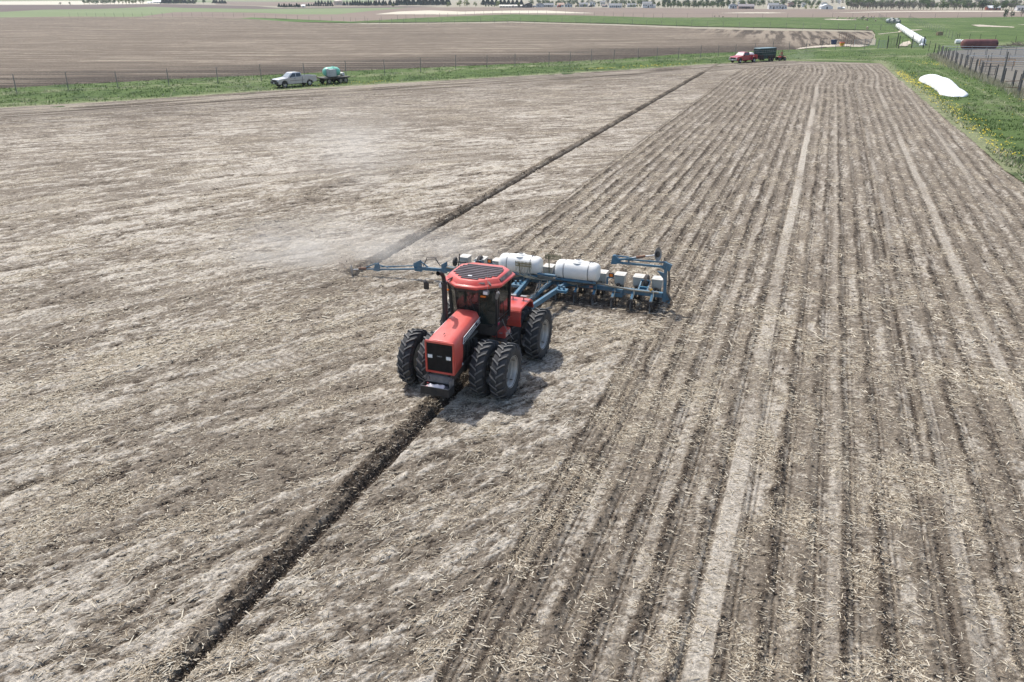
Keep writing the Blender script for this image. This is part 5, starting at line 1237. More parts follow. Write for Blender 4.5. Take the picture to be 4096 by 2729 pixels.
gate('grey barred gate left of the tall yard gateway', Ux(3513, 193), Ux(3547, 194), 1.7, nb=6, mt=GALV)
gate('near barred gate of the yard gateway between black posts', Ux(3550, 191), Ux(3586, 180), 1.9, nb=6)
gate('tall open yard gateway with a single top bar', Ux(3586, 192), Ux(3645, 190), 2.3, nb=1, braces=True)
gate('barred gate at the foot of the white bale tube', Ux(3650, 190), Ux(3692, 188), 2.0, nb=7, mt=GALV)
fence('gate_posts', 'row of black gate posts at the yard entrance', PX([(3548,194),(3586,180),(3594,193),(3645,193),(3692,193)]), 2.9, .11, PIPE, None, cat='posts')
gate('wooden rail gate at the near edge of the animal pasture', Ux(3421, 121), Ux(3520, 122.5), 2.1, nb=1, mt=POSTG)
gate('far gate with a diagonal brace beside the animal pasture', Ux(3522, 122), Ux(3575, 124), 2.1, nb=1, mt=POSTG)
gate('dark red loading frame behind the yellow feeder', Ux(3351, 186), Ux(3378, 184), 3.0, nb=3, mt=RUST, name='loading_frame')
gate('lower dark red frame with leaning posts right of the yellow feeder', Ux(3386, 189), Ux(3412, 186), 2.6, nb=2, mt=RUST, name='loading_frame')
gate('wide low panel on the bare ground by the stubble end', Ux(3415, 186), Ux(3500, 184), 1.5, nb=5, mt=GALV, name='pen_panel')
gate('black wire kennel panel left of the blue bin', Ux(3280, 180), Ux(3318, 179), 1.6, nb=7, mt=PIPE, name='pen_panel')
# yard things
def place(x, y, z=.06): v = U(x, y); return (v[0], v[1], z)
bb = thing('blue_bin', place(3334, 181), .3, 'dark blue plastic bin on the bare pad by the fence', 'bin')
MB().loft([[(-.45, -.45, .15), (.45, -.45, .15), (.45, .45, .15), (-.45, .45, .15)], [(-.6, -.6, 1.15), (.6, -.6, 1.15), (.6, .6, 1.15), (-.6, .6, 1.15)]]).build('tub', mat('bin blue', (.012,.035,.10), .5), bb, bevel=.04); MB().box((0, 0, 1.22), (1.25, 1.25, .10)).build('lid', MATS['bin blue'], bb, bevel=.03)
yf = thing('feeder', place(3366, 186), .1, 'small yellow feeder with an orange lid', 'feeder')
MB().loft([[(-.35, -.3, .05), (.35, -.3, .05), (.35, .3, .05), (-.35, .3, .05)], [(-.5, -.45, .75), (.5, -.45, .75), (.5, .45, .75), (-.5, .45, .75)]]).build('hopper', mat('feeder yellow', (.70,.38,.03), .5), yf, bevel=.02); MB().box((0, 0, .86), (1.1, 1.0, .22), taper=(.8, .7)).build('lid', mat('feeder orange', (.60,.11,.04), .5), yf, bevel=.03)
tt = thing('low_table', place(3232, 186), 0, 'tiny dark low table by a fence post on the bare pad', 'table')
MB().box((0, 0, .5), (1.1, .5, .10)).build('top', DARK, tt)
for s in (-1, 1): MB().box((s*.4, 0, .25), (.08, .4, .45)).build('leg', DARK, tt)
# rusty cylinder, twin white rolls, brush pile, hay block
v = U(3852, 197); w2 = U(3990, 196.5); L = math.dist(v[:2], w2[:2])
cy = thing('steel_cylinder', ((v[0]+w2[0])/2, (v[1]+w2[1])/2+.9, .0), math.atan2(w2[1]-v[1], w2[0]-v[0]), 'large rusty red steel cylinder lying behind the corral', 'tank')
prof = [(-L/2, .001), (-L/2+.02, .6), (-L/2+.15, .95), (-L/2+.35, 1.08), (-L/2+.9, 1.10), (-L/2+.92, 1.13), (-L/2+1.0, 1.13), (-L/2+1.02, 1.10), (L/2-.35, 1.10), (L/2-.15, .98), (L/2-.02, .62), (L/2, .001)]
MB().lathe(prof, (0, 0, 1.1), 'x', 36).build('shell', mat('rust red shell', (.17,.05,.045), .7, var=.35, scale=.8, dust=.35, dcol=(.16,.11,.10)), cy, smooth=True)
MB().box((L/2-.45, -.98, 1.32), (.4, .35, .3)).build('hatch', BLACK, cy)
for k, (x, y, lb) in enumerate(((3830, 176, 'left one of two small white wrapped rolls beside the rusty cylinder'), (3855, 177, 'right one of two small white wrapped rolls, half behind the rusty cylinder'))):
    MB().lathe([(-.68, .001), (-.68, .5), (-.6, .58), (.6, .58), (.68, .5), (.68, .001)], (0, 0, .58), 'x', 24).build('wrapped_roll', mat('roll wrap', (.78,.78,.76), .4), thing('plastic_roll', place(x, y, 0), -.1, lb, 'roll', 'white wrapped rolls by the cylinder'), smooth=True)
bp = []
rg = random.Random(9)
bm_ = MB()
for k in range(260):
    t = rg.random(); cx_ = t*9.5; hh = .25+.9*math.exp(-((t-.45)/.22)**2)
    a = (cx_+rg.gauss(0, .5), rg.gauss(0, .7), max(0, rg.random()*hh)); an = rg.uniform(0, 6.28); l_ = rg.uniform(.3, 1.3)
    bm_.tube([a, (a[0]+l_*math.cos(an), a[1]+l_*math.sin(an), max(.02, a[2]+rg.uniform(-.3, .5)))], rg.uniform(.02, .05), 4, cap=False)
bo = bm_.build('brush_pile', mat('dead brush', (.20,.17,.14), .95, var=.6, scale=2)); vv = U(3998, 190); bo.location = (vv[0], vv[1], 0); tag(bo, 'low pile of dead brush and earth right of the rusty cylinder', 'brush pile')
hb = thing('hay_block', place(3757, 143), .3, 'lone square hay block beside the lane fence', 'hay'); MB().box((0, 0, .55), (2.0, 1.1, 1.1)).build('bale', mat('old hay', (.34,.26,.16), .95, var=.3, scale=3, bump=.6), hb, bevel=.12)
# round bales at the end of the lane
HAY = mat('grey weathered hay', (.33,.34,.31), .95, var=.2, scale=2, bump=.5)
bl = [(3553, 93, 'palest round bale at the left end of the bale heap', (.42,.46,.46)), (3570, 95, 'round bale second from the left in the bale heap', None), (3566, 88, 'round bale at the back left of the bale heap', None), (3586, 90, 'round bale at the back right of the bale heap', None), (3591, 98, 'separate round bale at the right of the heap, nearest the white tube', None)]
for k, (x, y, lb, c) in enumerate(bl):
    b_ = thing('round_bale', place(x, y, 0), .35+.1*k, lb, 'bale', 'round bales heaped at the end of the lane')
    MB().lathe([(-.85, .001), (-.85, .88), (-.78, .97), (.78, .97), (.85, .88), (.85, .001)], (0, 0, .96), 'y', 28).build('bale', HAY if c is None else mat('wrapped pale hay', c, .6), b_, smooth=True)
    m = MB()
    for r_ in (.3, .5, .7, .85): m.lathe([(-.87, r_-.03), (-.88, r_), (-.87, r_+.03)], (0, 0, .96), 'y', 24)
    m.build('hay_spiral', mat('dark hay', (.16,.14,.12), .95), b_)
# long white wrapped bale tube
WRAP = mat('white silage film', (.86,.86,.86), .38, var=.02, bump=.15, scale=5)
A = np.array(U(3590, 112)[:2]); B = np.array(U(3688, 181)[:2]); L = float(np.hypot(*(B-A))); n = 16
tb_ = thing('wrapped_bale_tube', (A[0], A[1], 0), math.atan2(B[1]-A[1], B[0]-A[0]), 'long ribbed white plastic tube of wrapped bales behind the wire fence', 'bale tube')
prof = []
for i in range(n):
    x = L*i/n; w_ = L/n
    for t, r_ in ((.0, .88), (.12, .98), (.5, 1.0), (.88, .98)): prof.append((x+t*w_, r_*.95))
prof = [(-.05, .001), (-.02, .7)]+prof+[(L, .75), (L+.3, .3), (L+.5, .05)]
MB().lathe(prof, (0, 0, .85), 'x', 24).build('plastic_tube', WRAP, tb_, smooth=True); MB().add([(L+.2,-.8,.02),(L+1.3,-.3,.05),(L+1.0,.6,.03),(L+.2,.8,.02),(L+.3,0,.8)], [(0,1,4),(1,2,4),(2,3,4),(3,0,4)]).build('loose_end', WRAP, tb_)
# silage bag in the grass
A = np.array(U(3690, 318)[:2]); B = np.array(U(3833, 385)[:2]); L = float(np.hypot(*(B-A)))
sb = thing('silage_bag', (A[0], A[1], -.02), math.atan2(B[1]-A[1], B[0]-A[0]), 'big lumpy white silage bag lying in the grass beside the field', 'silage bag')
m = MB(); secs = []; N_ = 46; K = 22; rg = random.Random(4)
for i in range(N_):
    t = i/(N_-1); x = -1.2+t*(L+2.2)
    hgt = min(1, math.sin(min(t*7+.02, 1.57)))*(1.25-.18*math.sin(t*9)-.10*math.sin(t*17)); wid = min(1, math.sin(min(t*6+.15, 1.57)))*(1.22+.10*math.sin(t*8+1))
    if t > .82: k = (t-.82)/.18; hgt *= max(0.0, 1-k)**.7*.9+.06; wid *= 1+.35*math.sin(k*3.1)-.55*k**3
    off = .25*math.sin(t*5)
    secs.append([(x, off+wid*math.cos(math.pi*j/K)*(1+.02*math.sin(j*5+i)), hgt*max(0.0, math.sin(math.pi*j/K))**.8+.015*math.sin(i*2.3+j*3)+.01) for j in range(K+1)])
m.loft(secs, cap=True); m.build('plastic_skin', WRAP, sb, smooth=True)
MB().box((1.5, -.95, .75), (.12, .4, .03), rot=(.9, 0, .2)).build('dark_tear', BLACK, sb)
# animals
def hoofed(name, kind, mt, mt2):
    p = thing(name, (0, 0, 0), 0, '', 'animal', 'animals in the far pasture'); jl = []; ed = []
    def j(x, y, z, r, par=None):
        jl.append((x, y, z, r)); i = len(jl)-1
        if par is not None: ed.append((par, i))
        return i
    up = 0 if kind == 'lying' else .62
    b = j(0, .1, up+.42, (.24, .28)); ru = j(0, .62, up+.46, (.23, .25), b); rr_ = j(0, .85, up+.42, (.16, .18), ru); sh = j(0, -.45, up+.46, (.22, .29), b); ck = j(0, -.68, up+.52, (.16, .20), sh)
    if kind == 'grazing': n1 = j(0, -.95, up+.35, .12, ck); hd = j(0, -1.15, up-.10, .09, n1); j(0, -1.30, up-.38, .055, hd)
    else: n1 = j(0, -.90, up+.85, .12, ck); hd = j(0, -1.02, up+1.12, .095, n1); j(0, -1.30, up+1.04, .055, hd)
    for s in (-1, 1): j(s*.10, jl[hd][1]+.06, jl[hd][2]+.14, .03, hd)
    if kind != 'lying':
        for s in (-1, 1):
            e = j(s*.14, -.50, .62, .09, sh); k_ = j(s*.14, -.50, .34, .05, e); j(s*.14, -.52, .03, .04, k_)
            h = j(s*.15, .62, .68, .13, ru); kn = j(s*.15, .50, .52, .08, h); hk = j(s*.15, .78, .32, .05, kn); j(s*.15, .74, .03, .04, hk)
    else:
        for s in (-1, 1): e = j(s*.22, -.55, .18, .08, sh); j(s*.20, -.90, .06, .05, e); h = j(s*.28, .50, .2, .12, ru); j(s*.32, .15, .07, .06, h)
    j(0, 1.0, up+.36, .04, rr_)
    body = skin_figure('body', jl, ed, mt, p, sub=1)
    me = body.data; bm = bmesh.new(); bm.from_mesh(me); bmesh.ops.delete(bm, geom=[v for v in bm.verts if v.co.y > -.62], context='VERTS')
    for v_ in bm.verts: v_.co += v_.normal*.02
    m2 = bpy.data.meshes.new('neck_coat'); bm.to_mesh(m2); bm.free(); m2.materials.clear(); m2.materials.append(mt2); o = bpy.data.objects.new('neck_coat', m2); COL.objects.link(o); o.parent = body
    return p
TANF = mat('tan fur', (.50,.42,.32), .9); DKF = mat('dark fur', (.12,.085,.065), .9)
pro = {k: hoofed('hoofed_animal', k, TANF, DKF) for k in ('standing', 'grazing', 'lying')}
an = [('lying',3347,76,2.0,'animal lying at the left end of the bare patch, beside a dark neighbour'), ('lying',3392,77.5,.6,'animal resting alone on the right part of the bare patch'), ('lying',3420,79,1.8,'animal resting just right of the bare patch'),
      ('grazing',3439,83.5,1.2,'animal grazing low at the left of the far group'), ('standing',3447,78,1.7,'animal standing broadside at the back of the far group'), ('standing',3455,78,-1.2,'second upright animal right behind the far group'),
      ('lying',3463,81.5,.9,'animal lying in front of the far group'), ('lying',3469,83.5,-.6,'animal lying lowest of the far group'), ('lying',3478,74,1.4,'animal lying against the far fence, left of its dark neighbour'), ('lying',3492,74,2.2,'animal lying against the far fence by the corner'), ('grazing',3502,88,2.6,'animal grazing alone right of the far group'), ('grazing',3468,121,2.5,'nearest animal, feeding behind the wooden rail gate')]
seen = set()
for kind, x, y, rz, lb in an:
    v = U(x, y); o = pro[kind]
    if kind in seen: copy_tree(o, loc=(v[0], v[1], -.02), rz=rz, label='tan '+lb)
    else: seen.add(kind); o.location = (v[0], v[1], -.02); o.rotation_euler = (0, 0, rz); o['label'] = 'tan '+lb

# ------------------------------------------------------------------ trees
BARK = mat('bark', (.11,.095,.08), .95, var=.3)
def leaf_mat(name, c0, c1, c2):
    m = island_mat(name, c0, c1, c2, .7); b = m.node_tree.nodes['Principled BSDF']; return m
def crown_mesh(kind, seed, mt, n=520):
    rg = np.random.default_rng(seed)
    if kind == 'conifer':
        t = rg.random(n)**.8; r = (1-t)*.30*(.55+.6*rg.random(n)); a = rg.random(n)*6.28
        P = np.stack([r*np.cos(a), r*np.sin(a), .06+.94*t], 1); S = .055+.05*rg.random(n)
    else:
        nb = {'round': 11, 'tall': 12, 'bare': 12, 'shrub': 9}[kind]
        w_ = {'round': .34, 'tall': .24, 'bare': .27, 'shrub': .46}[kind]; z0 = {'round': .24, 'tall': .18, 'bare': .25, 'shrub': .10}[kind]
        ba = rg.random(nb)*6.28; br = w_*rg.random(nb)**.6*.85; bz = z0+.10+(.86-z0-.10)*rg.random(nb); br *= np.sqrt(np.clip(1-((bz-.52)/.52)**2, .12, 1))
        bs = (.13+.09*rg.random(nb))*(w_/.34)**.5; k = rg.integers(0, nb, n); d = rg.normal(size=(n, 3)); d /= np.linalg.norm(d, axis=1)[:, None]
        rad = bs[k]*(.55+.55*rg.random(n))
        P = np.stack([br[k]*np.cos(ba[k]), br[k]*np.sin(ba[k]), bz[k]], 1)+d*rad[:, None]; S = .028+.035*rg.random(n)
        if kind == 'bare': S *= .62
    e1 = rg.normal(size=(n, 3)); e1 /= np.linalg.norm(e1, axis=1)[:, None]; e2 = np.cross(e1, rg.normal(size=(n, 3))); e2 /= np.linalg.norm(e2, axis=1)[:, None]
    V = np.stack([P-e1*S[:, None], P+e2*S[:, None]*.7, P+e1*S[:, None], P-e2*S[:, None]*.7], 1).reshape(-1, 3)
    F = np.arange(n*4).reshape(-1, 4); me = mesh_np('crown', V, F, mt); m = me.data; bpy.data.objects.remove(me); return m
def trunk_mesh(kind, seed):
    rg = random.Random(seed); m = MB(); top = {'conifer': .9, 'shrub': .35}.get(kind, .62)
    m.tube([(0, 0, -.02), (.005, 0, top*.5), (0, .01, top)], [.022, .015, .006], 7)
    if kind != 'conifer':
        for k in range(7 if kind != 'bare' else 14):
            a = rg.uniform(0, 6.28); z = rg.uniform(.12, .5); l_ = rg.uniform(.14, .30 if kind != 'bare' else .36)
            m.tube([(0, 0, z), (l_*.55*math.cos(a), l_*.55*math.sin(a), z+l_*.6), (l_*.8*math.cos(a+.3), l_*.8*math.sin(a+.3), z+l_*1.25)], [.009, .006, .003], 5)
    o = m.build('trunk', BARK); me = o.data; bpy.data.objects.remove(o); return me
LM = {'green': leaf_mat('spring leaves', (.060,.095,.030), (.12,.175,.060), (.20,.26,.10)), 'deep': leaf_mat('dark leaves', (.028,.055,.026), (.055,.095,.042), (.10,.15,.065)),
      'lime': leaf_mat('fresh yellow leaves', (.13,.17,.045), (.23,.28,.08), (.33,.37,.13)), 'grey': leaf_mat('budding grey twigs', (.11,.105,.085), (.19,.175,.14), (.27,.26,.20)), 'fir': leaf_mat('fir needles', (.018,.038,.030), (.035,.065,.048), (.06,.10,.07)),
      'plum': leaf_mat('plum leaves', (.09,.035,.04), (.15,.06,.065), (.21,.10,.09))}
CM = {}
def variants(kind, leaf, n=3):
    if (kind, leaf) not in CM: CM[(kind, leaf)] = [(crown_mesh(kind, 100+i*7+len(CM)*31, LM[leaf]), trunk_mesh(kind, 5+i)) for i in range(n)]
    return CM[(kind, leaf)]
TREENAME = {'conifer': 'conifer', 'round': 'broadleaf_tree', 'tall': 'broadleaf_tree', 'bare': 'budding_tree', 'shrub': 'shrub'}
rt = random.Random(21)
def tree(x, yb, hpx, kind, leaf, label, group, wide=1.0):
    v = U(x, yb); D = v[1]*math.cos(PITCH)+CAMH*math.sin(PITCH); h = hpx*D/FPX; cm, tm = rt.choice(variants(kind, leaf))
    t = bpy.data.objects.new(TREENAME[kind], None); COL.objects.link(t); t.location = (v[0], v[1], -.3); t.rotation_euler = (0, 0, rt.uniform(0, 6.28)); t.scale = (h*wide, h*wide, h)
    tag(t, label, 'tree' if kind != 'shrub' else 'bush', group)
    for nm, me in (('crown', cm), ('trunk', tm)): o = bpy.data.objects.new(nm, me); COL.objects.link(o); o.parent = t
    return t
def row(x0, x1, n, yb, hpx, kind, leaf, label, group, jit=2.0, jy=.8, wide=1.0, yb1=None):
    for i in range(n):
        t = (i+.5)/n; tree(x0+(x1-x0)*t+rt.uniform(-jit, jit), yb+((yb1 or yb)-yb)*t+rt.uniform(-jy, jy), hpx*rt.uniform(.82, 1.18), kind, leaf, label, group, wide)
row(330, 470, 8, 18, 21, 'round', 'green', 'green broadleaf tree in the dense clump left of the white roofed shed', 'trees of the left farmstead clump', wide=1.05)
row(470, 580, 8, 16.5, 22, 'tall', 'lime', 'paler upright tree in the clump beside the white roofed shed', 'pale trees of the left farmstead clump', wide=1.1)
tree(241, 18, 10, 'shrub', 'deep', 'left of two lone dark bushes at the edge of the pale field', 'pair of field edge bushes', 1.1); tree(280, 19, 11, 'shrub', 'green', 'right, greener one of two lone bushes at the edge of the pale field', 'pair of field edge bushes', 1.1)
row(648, 780, 9, 14.5, 21, 'conifer', 'fir', 'dark conifer right of the white roofed shed, far left', 'conifers of the left farmstead', wide=1.5)
row(650, 830, 6, 15, 17, 'round', 'green', 'green tree standing among the conifers of the left farmstead', 'green trees among the left conifers')
row(852, 905, 5, 14, 15, 'conifer', 'fir', 'dark conifer in the small separate clump right of the left farmstead', 'small conifer clump', wide=1.9)
row(1112, 1203, 9, 28.5, 13, 'conifer', 'fir', 'small conifer in the short row left of the white block', 'short conifer row on the left', jit=1, jy=.3, wide=1.7)
row(1222, 1335, 12, 24.5, 10, 'conifer', 'fir', 'small conifer in the low row below the round storage tank', 'low conifer row by the storage tank', jit=1, jy=.4, wide=1.6)
row(1258, 1330, 6, 18, 15, 'conifer', 'fir', 'conifer in the upper row left of the round storage tank', 'upper conifer row by the storage tank', wide=1.5)
row(1375, 1590, 22, 22, 19, 'conifer', 'fir', 'tall conifer in the long windbreak right of the storage tank', 'long conifer windbreak', jit=3, wide=1.35)
row(1592, 1800, 20, 20.5, 25, 'conifer', 'fir', 'tall dark pine in the dense stand before the willows', 'dense pine stand', jit=4, wide=1.7)
for x, h, w_ in ((1793, 19, 1.0), (1838, 26, 1.1), (1868, 28, 1.1), (1902, 18, 1.1)): tree(x, 26, h, 'shrub', 'lime', 'rounded yellow green willow in the clump before the pines', 'round willows before the pines', w_)
row(1925, 2095, 10, 21, 24, 'conifer', 'fir', 'pine behind the long cream shed', 'pines behind the cream shed', wide=1.8)
tree(1990, 25, 22, 'shrub', 'lime', 'lone round willow left of the long cream shed', None, 1.1)
row(1935, 1985, 4, 27, 8, 'shrub', 'green', 'low bush between the willows and the cream shed', 'low bushes by the cream shed')
tree(2075, 30, 21, 'tall', 'green', 'slim pale tree standing before the cream shed wall'.replace('pale', 'green'), None); tree(2125, 22, 24, 'round', 'green', 'broad green tree above the dark grey gabled house', None, 1.2)
row(2150, 2420, 16, 21, 19, 'round', 'green', 'green garden tree rising behind the first row of houses', 'garden trees behind the western houses', jy=1.4, wide=1.15)
row(2180, 2440, 9, 27, 11, 'round', 'lime', 'small fresh green garden tree between the western houses', 'small garden trees between the western houses', jy=1.0)
tree(2497, 31, 14, 'shrub', 'deep', 'dark rounded bush at the right end of the pale blue long house', None, 1.1)
row(2440, 2640, 12, 23, 22, 'round', 'green', 'green tree behind the pale blue house and the white two storey house', 'trees behind the middle houses', jy=1.2, wide=1.1)
row(2515, 2565, 4, 30, 12, 'round', 'lime', 'light green tree left of the white two storey house', 'light trees left of the two storey house')
row(2632, 2920, 20, 31, 23, 'round', 'green', 'leafy tree in the thick belt between the white two storey house and the brick house', 'thick tree belt between the houses', jit=5, jy=1.0, wide=1.15)
row(2640, 2920, 13, 27, 27, 'tall', 'deep', 'darker tree at the back of the thick belt between the houses', 'dark trees at the back of the belt', jit=6, jy=1.0, wide=1.2)
row(2640, 2900, 9, 32, 11, 'bare', 'grey', 'thin greyish tree at the field edge of the thick belt', 'thin trees at the belt edge', jit=6, jy=.5)
row(2930, 3280, 18, 27, 25, 'round', 'green', 'green tree behind the eastern houses', 'trees behind the eastern houses', jit=6, jy=1.0, wide=1.15)
for x, h in ((3222, 16), (3245, 15), (3265, 15)): tree(x, 35.5, h, 'shrub', 'lime', 'yellow green willow bush left of the white barn', 'willow bushes by the white barn', 1.0)
for x in (3195, 3175): tree(x, 35, 19, 'round', 'deep', 'dark green tree just left of the willow bushes by the barn', 'dark trees left of the willows', 1.15)
row(3395, 3700, 26, 37, 31, 'bare', 'grey', 'leafless grey tree in the tall wood right of the white barn', 'grey trees of the right hand wood', jit=5, jy=.8, wide=1.25, yb1=38)
row(3385, 3720, 18, 33, 34, 'round', 'green', 'green tree deeper in the tall wood right of the white barn', 'green trees of the right hand wood', jit=7, jy=1.0, wide=1.1)
row(3420, 3640, 7, 37, 17, 'bare', 'plum', 'small dusky tree at the foot of the right hand wood', 'small dusky trees at the wood edge', jit=6, jy=.5)
row(3700, 4096, 20, 38, 32, 'round', 'green', 'green tree in the wood at the far right above the brown field', 'green trees at the far right', jit=8, jy=1.0, wide=1.1, yb1=40)
row(3720, 4096, 14, 38, 30, 'bare', 'grey', 'grey budding tree in the wood at the far right', 'grey trees at the far right', jit=8, jy=1.0, wide=1.2, yb1=40)
for x, h in ((3930, 40), (4010, 36)): tree(x, 39.5, h, 'round', 'deep', ('large dark tree just left of the red walled building on the right' if x == 3930 else 'large dark tree overhanging the red walled building on the right'), 'large dark trees beside the right building', 1.15)
tree(4018, 67, 33, 'shrub', 'deep', 'big dark bush on the fence line at the right, larger of two', None, .8); tree(4046, 66, 24, 'shrub', 'deep', 'smaller dark bush on the fence line right of the big one', None, .75)
tree(4085, 66, 30, 'bare', 'grey', 'thin bare tree by the fence at the right edge', None)
for x in (2858, 2876, 2892): tree(x, 69, 9 if x != 2892 else 6, 'bare' if x != 2892 else 'shrub', 'grey' if x != 2892 else 'deep', 'little scraggly bush on the far edge of the hay strip', 'scraggly bushes on the hay strip')
for x in (1570, 1573): tree(x, 27, 12, 'shrub', 'lime', 'yellow bush at the end of the ditch line', 'yellow bushes at the ditch end')
# the far-off wood that closes the view reads as one mass
def wood(name, label, spots, leafs, seed):
    rg = np.random.default_rng(seed); parts = []
    for leaf in leafs:
        V = []; F = []; n0 = 0
        for (x0, x1, yb, hpx, n) in spots:
            for i in range(max(1, n//len(leafs))):
                x = rg.uniform(x0, x1); v = U(x, yb+rg.uniform(-1, 1)); D = v[1]*math.cos(PITCH)+CAMH*math.sin(PITCH); h = hpx*D/FPX*rg.uniform(.75, 1.15)
                cm = variants('round', leaf)[rg.integers(0, 3)][0]; co = np.empty(len(cm.vertices)*3, np.float32); cm.vertices.foreach_get('co', co); co = co.reshape(-1, 3)[:240*4]*h*np.array([1.2, 1.2, 1]); co += np.array([v[0], v[1], 0])
                V.append(co); F.append(np.arange(len(co)).reshape(-1, 4)+n0); n0 += len(co)
        parts.append(mesh_np(name, np.concatenate(V), np.concatenate(F), LM[leaf]))
    return finish(parts, name, label)
wood('far_wood', 'distant continuous belt of trees closing the view on the right', [(2150, 4300, 18, 20, 150), (3380, 4300, 27, 30, 60)], ['green', 'deep', 'grey'], 5)
wood('far_tree_line', 'faint dark line of very distant trees at the top left', [(-300, 2000, 1.5, 5, 60)], ['deep', 'fir'], 6)

# ------------------------------------------------------------------ houses and sheds
def wallmat(c): return mat('wall %.2f %.2f %.2f' % c, c, .75, var=.05)
ROOFG = mat('grey shingles', (.20,.205,.21), .85, var=.15); ROOFD = mat('dark shingles', (.10,.10,.105), .85, var=.15); ROOFT = mat('tan shingles', (.40,.28,.21), .85); ROOFW = mat('white metal roof', (.66,.68,.70), .5)
WIN = mat('house window', (.05,.06,.07), .15, spec=.8); TRIM = mat('house trim', (.68,.68,.66), .6)
def house(x, yb, wpx, hpx, wall, roof, label, dep=9., ridge='x', pitch=.32, wins=4, cat='house', name='house', wing=None, rz=0.0, door=True, garage=False):
    v = U(x, yb); D = v[1]*math.cos(PITCH)+CAMH*math.sin(PITCH); k = D/FPX; w_ = wpx*k; h = hpx*k*1.05
    H = thing(name, (v[0], v[1]+dep/2, -.2), rz-math.atan2(v[0], v[1])*.5, label, cat)
    wm = wallmat(wall); span = dep if ridge == 'x' else w_; rh = span*.5*pitch*1.2; rh = min(rh, h*.5); ev = h-rh
    MB().box((0, 0, ev/2), (w_, dep, ev)).build('wall', wm, H)
    def gable(W_, Dp, e0, rh_, rg_, off=(0, 0)):
        m = MB(); ov = .4
        if rg_ == 'x': m.prism([(-Dp/2-ov+off[1], e0-.1), (0+off[1], e0+rh_), (Dp/2+ov+off[1], e0-.1), (0+off[1], e0+rh_-.28)], -W_/2-ov+off[0], W_/2+ov+off[0], 'x')
        else: m.prism([(-W_/2-ov+off[0], e0-.1), (0+off[0], e0+rh_), (W_/2+ov+off[0], e0-.1), (0+off[0], e0+rh_-.28)], -Dp/2-ov+off[1], Dp/2+ov+off[1], 'y')
        return m
    gable(w_, dep, ev, rh, ridge).build('roof', roof, H)
    gm = MB()
    if ridge == 'x':
        for s in (-1, 1): gm.prism([(-dep/2, ev), (0, ev+rh-.2), (dep/2, ev)], s*(w_/2-.15), s*(w_/2))
    else:
        for s in (-1, 1): gm.prism([(-w_/2, ev), (0, ev+rh-.2), (w_/2, ev)], s*(dep/2-.15), s*(dep/2), 'y')
    gm.build('gable_wall', wm, H)
    st = 2 if ev > 4.6 else 1
    for s in range(st):
        z = ev*(.55 if st == 1 else (.28 if s == 0 else .75))
        for i in range(wins):
            xx = -w_/2+w_*(i+.5)/wins
            if door and s == 0 and i == wins//2: continue
            f = MB().box((xx, -dep/2-.03, z), (1.5, .08, 1.35)).build('window', TRIM, H); MB().box((xx, -dep/2-.08, z), (1.2, .04, 1.1)).build('pane', WIN, f)
    if door: MB().box((-w_/2+w_*(wins//2+.5)/wins, -dep/2-.04, 1.15), (1.3, .08, 2.2)).build('door', WIN if not garage else TRIM, H)
    if wing:
        wx, ww, wh, wr = wing; wd = 6.
        MB().box((wx, -dep/2-wd/2+.5, wh/2), (ww, wd, wh)).build('wing_wall', wm, H); gable(ww, wd, wh, ww*.24, wr, (wx, -dep/2-wd/2+.5)).build('wing_roof', roof, H)
        f = MB().box((wx, -dep/2-wd+.46, wh*.5), (1.6, .08, 1.4)).build('window', TRIM, H); MB().box((wx, -dep/2-wd+.41, wh*.5), (1.3, .04, 1.1)).build('pane', WIN, f)
    return H
CRM = (.55,.52,.44); WHc = (.70,.70,.68); BLc = (.50,.56,.60); GRc = (.36,.37,.37); BRK = (.36,.25,.21); DKc = (.08,.085,.09)
house(622, 13, 30, 10, WHc, ROOFW, 'long low white roofed farm shed in the left farmstead', 14, cat='shed', name='shed'); house(598, 13.5, 20, 6, CRM, ROOFW, 'small pale shed immediately left of the white roofed shed', 8, cat='shed', name='shed', wins=2)
house(1211, 28.5, 12, 9, WHc, ROOFW, 'bright white block shed between two conifer rows', 8, wins=1, cat='shed', name='shed', door=False)
def tank_round(x, yb, wpx, hpx, label, mt, dome):
    v = U(x, yb); k = (v[1]*math.cos(PITCH)+CAMH*math.sin(PITCH))/FPX; r = wpx*k/2; h = hpx*k
    t = thing('storage_tank', (v[0], v[1]+r, -.2), 0, label, 'tank')
    if not dome: MB().lathe([(0, r), (h*.72, r)], (0, 0, 0), 'z', 40).build('wall', mt, t, smooth=True)
    z0 = h*.72 if not dome else 0; MB().lathe([(z0, r*1.01), (z0+(h-z0)*.45, r*.82), (z0+(h-z0)*.8, r*.5), (h, .01)], (0, 0, 0), 'z', 40).build('roof', mt, t, smooth=True)
    if not dome: MB().lathe([(h*.70, r*1.012), (h*.73, r*1.012)], (0, 0, 0), 'z', 40).build('rim_band', GREY, t)
tank_round(1350, 20, 36, 20, 'round cream storage tank with a low domed roof among conifers', mat('cream tank', (.56,.47,.37), .6, var=.05), False)
tank_round(1386, 21, 28, 5, 'low white dome right of the cream storage tank', mat('white dome', (.74,.75,.75), .5), True)
house(2046, 30, 96, 10, CRM, mat('cream roof', (.58,.55,.47), .7), 'very long low cream shed at the left end of the houses', 14, pitch=.15, wins=8, cat='shed', name='shed')
house(2115, 30, 30, 17, DKc, ROOFG, 'dark grey gabled house with a low front wing', 10, ridge='y', wins=2, wing=(-3, 8, 3, 'y'))
house(2160, 29, 30, 17, (.48,.50,.50), ROOFG, 'pale grey gable house right of the dark grey one', 10, ridge='y', wins=2, garage=True); house(2195, 28, 40, 14, GRc, ROOFG, 'long grey roofed house joined right of the pale grey gable', 10, wins=5)
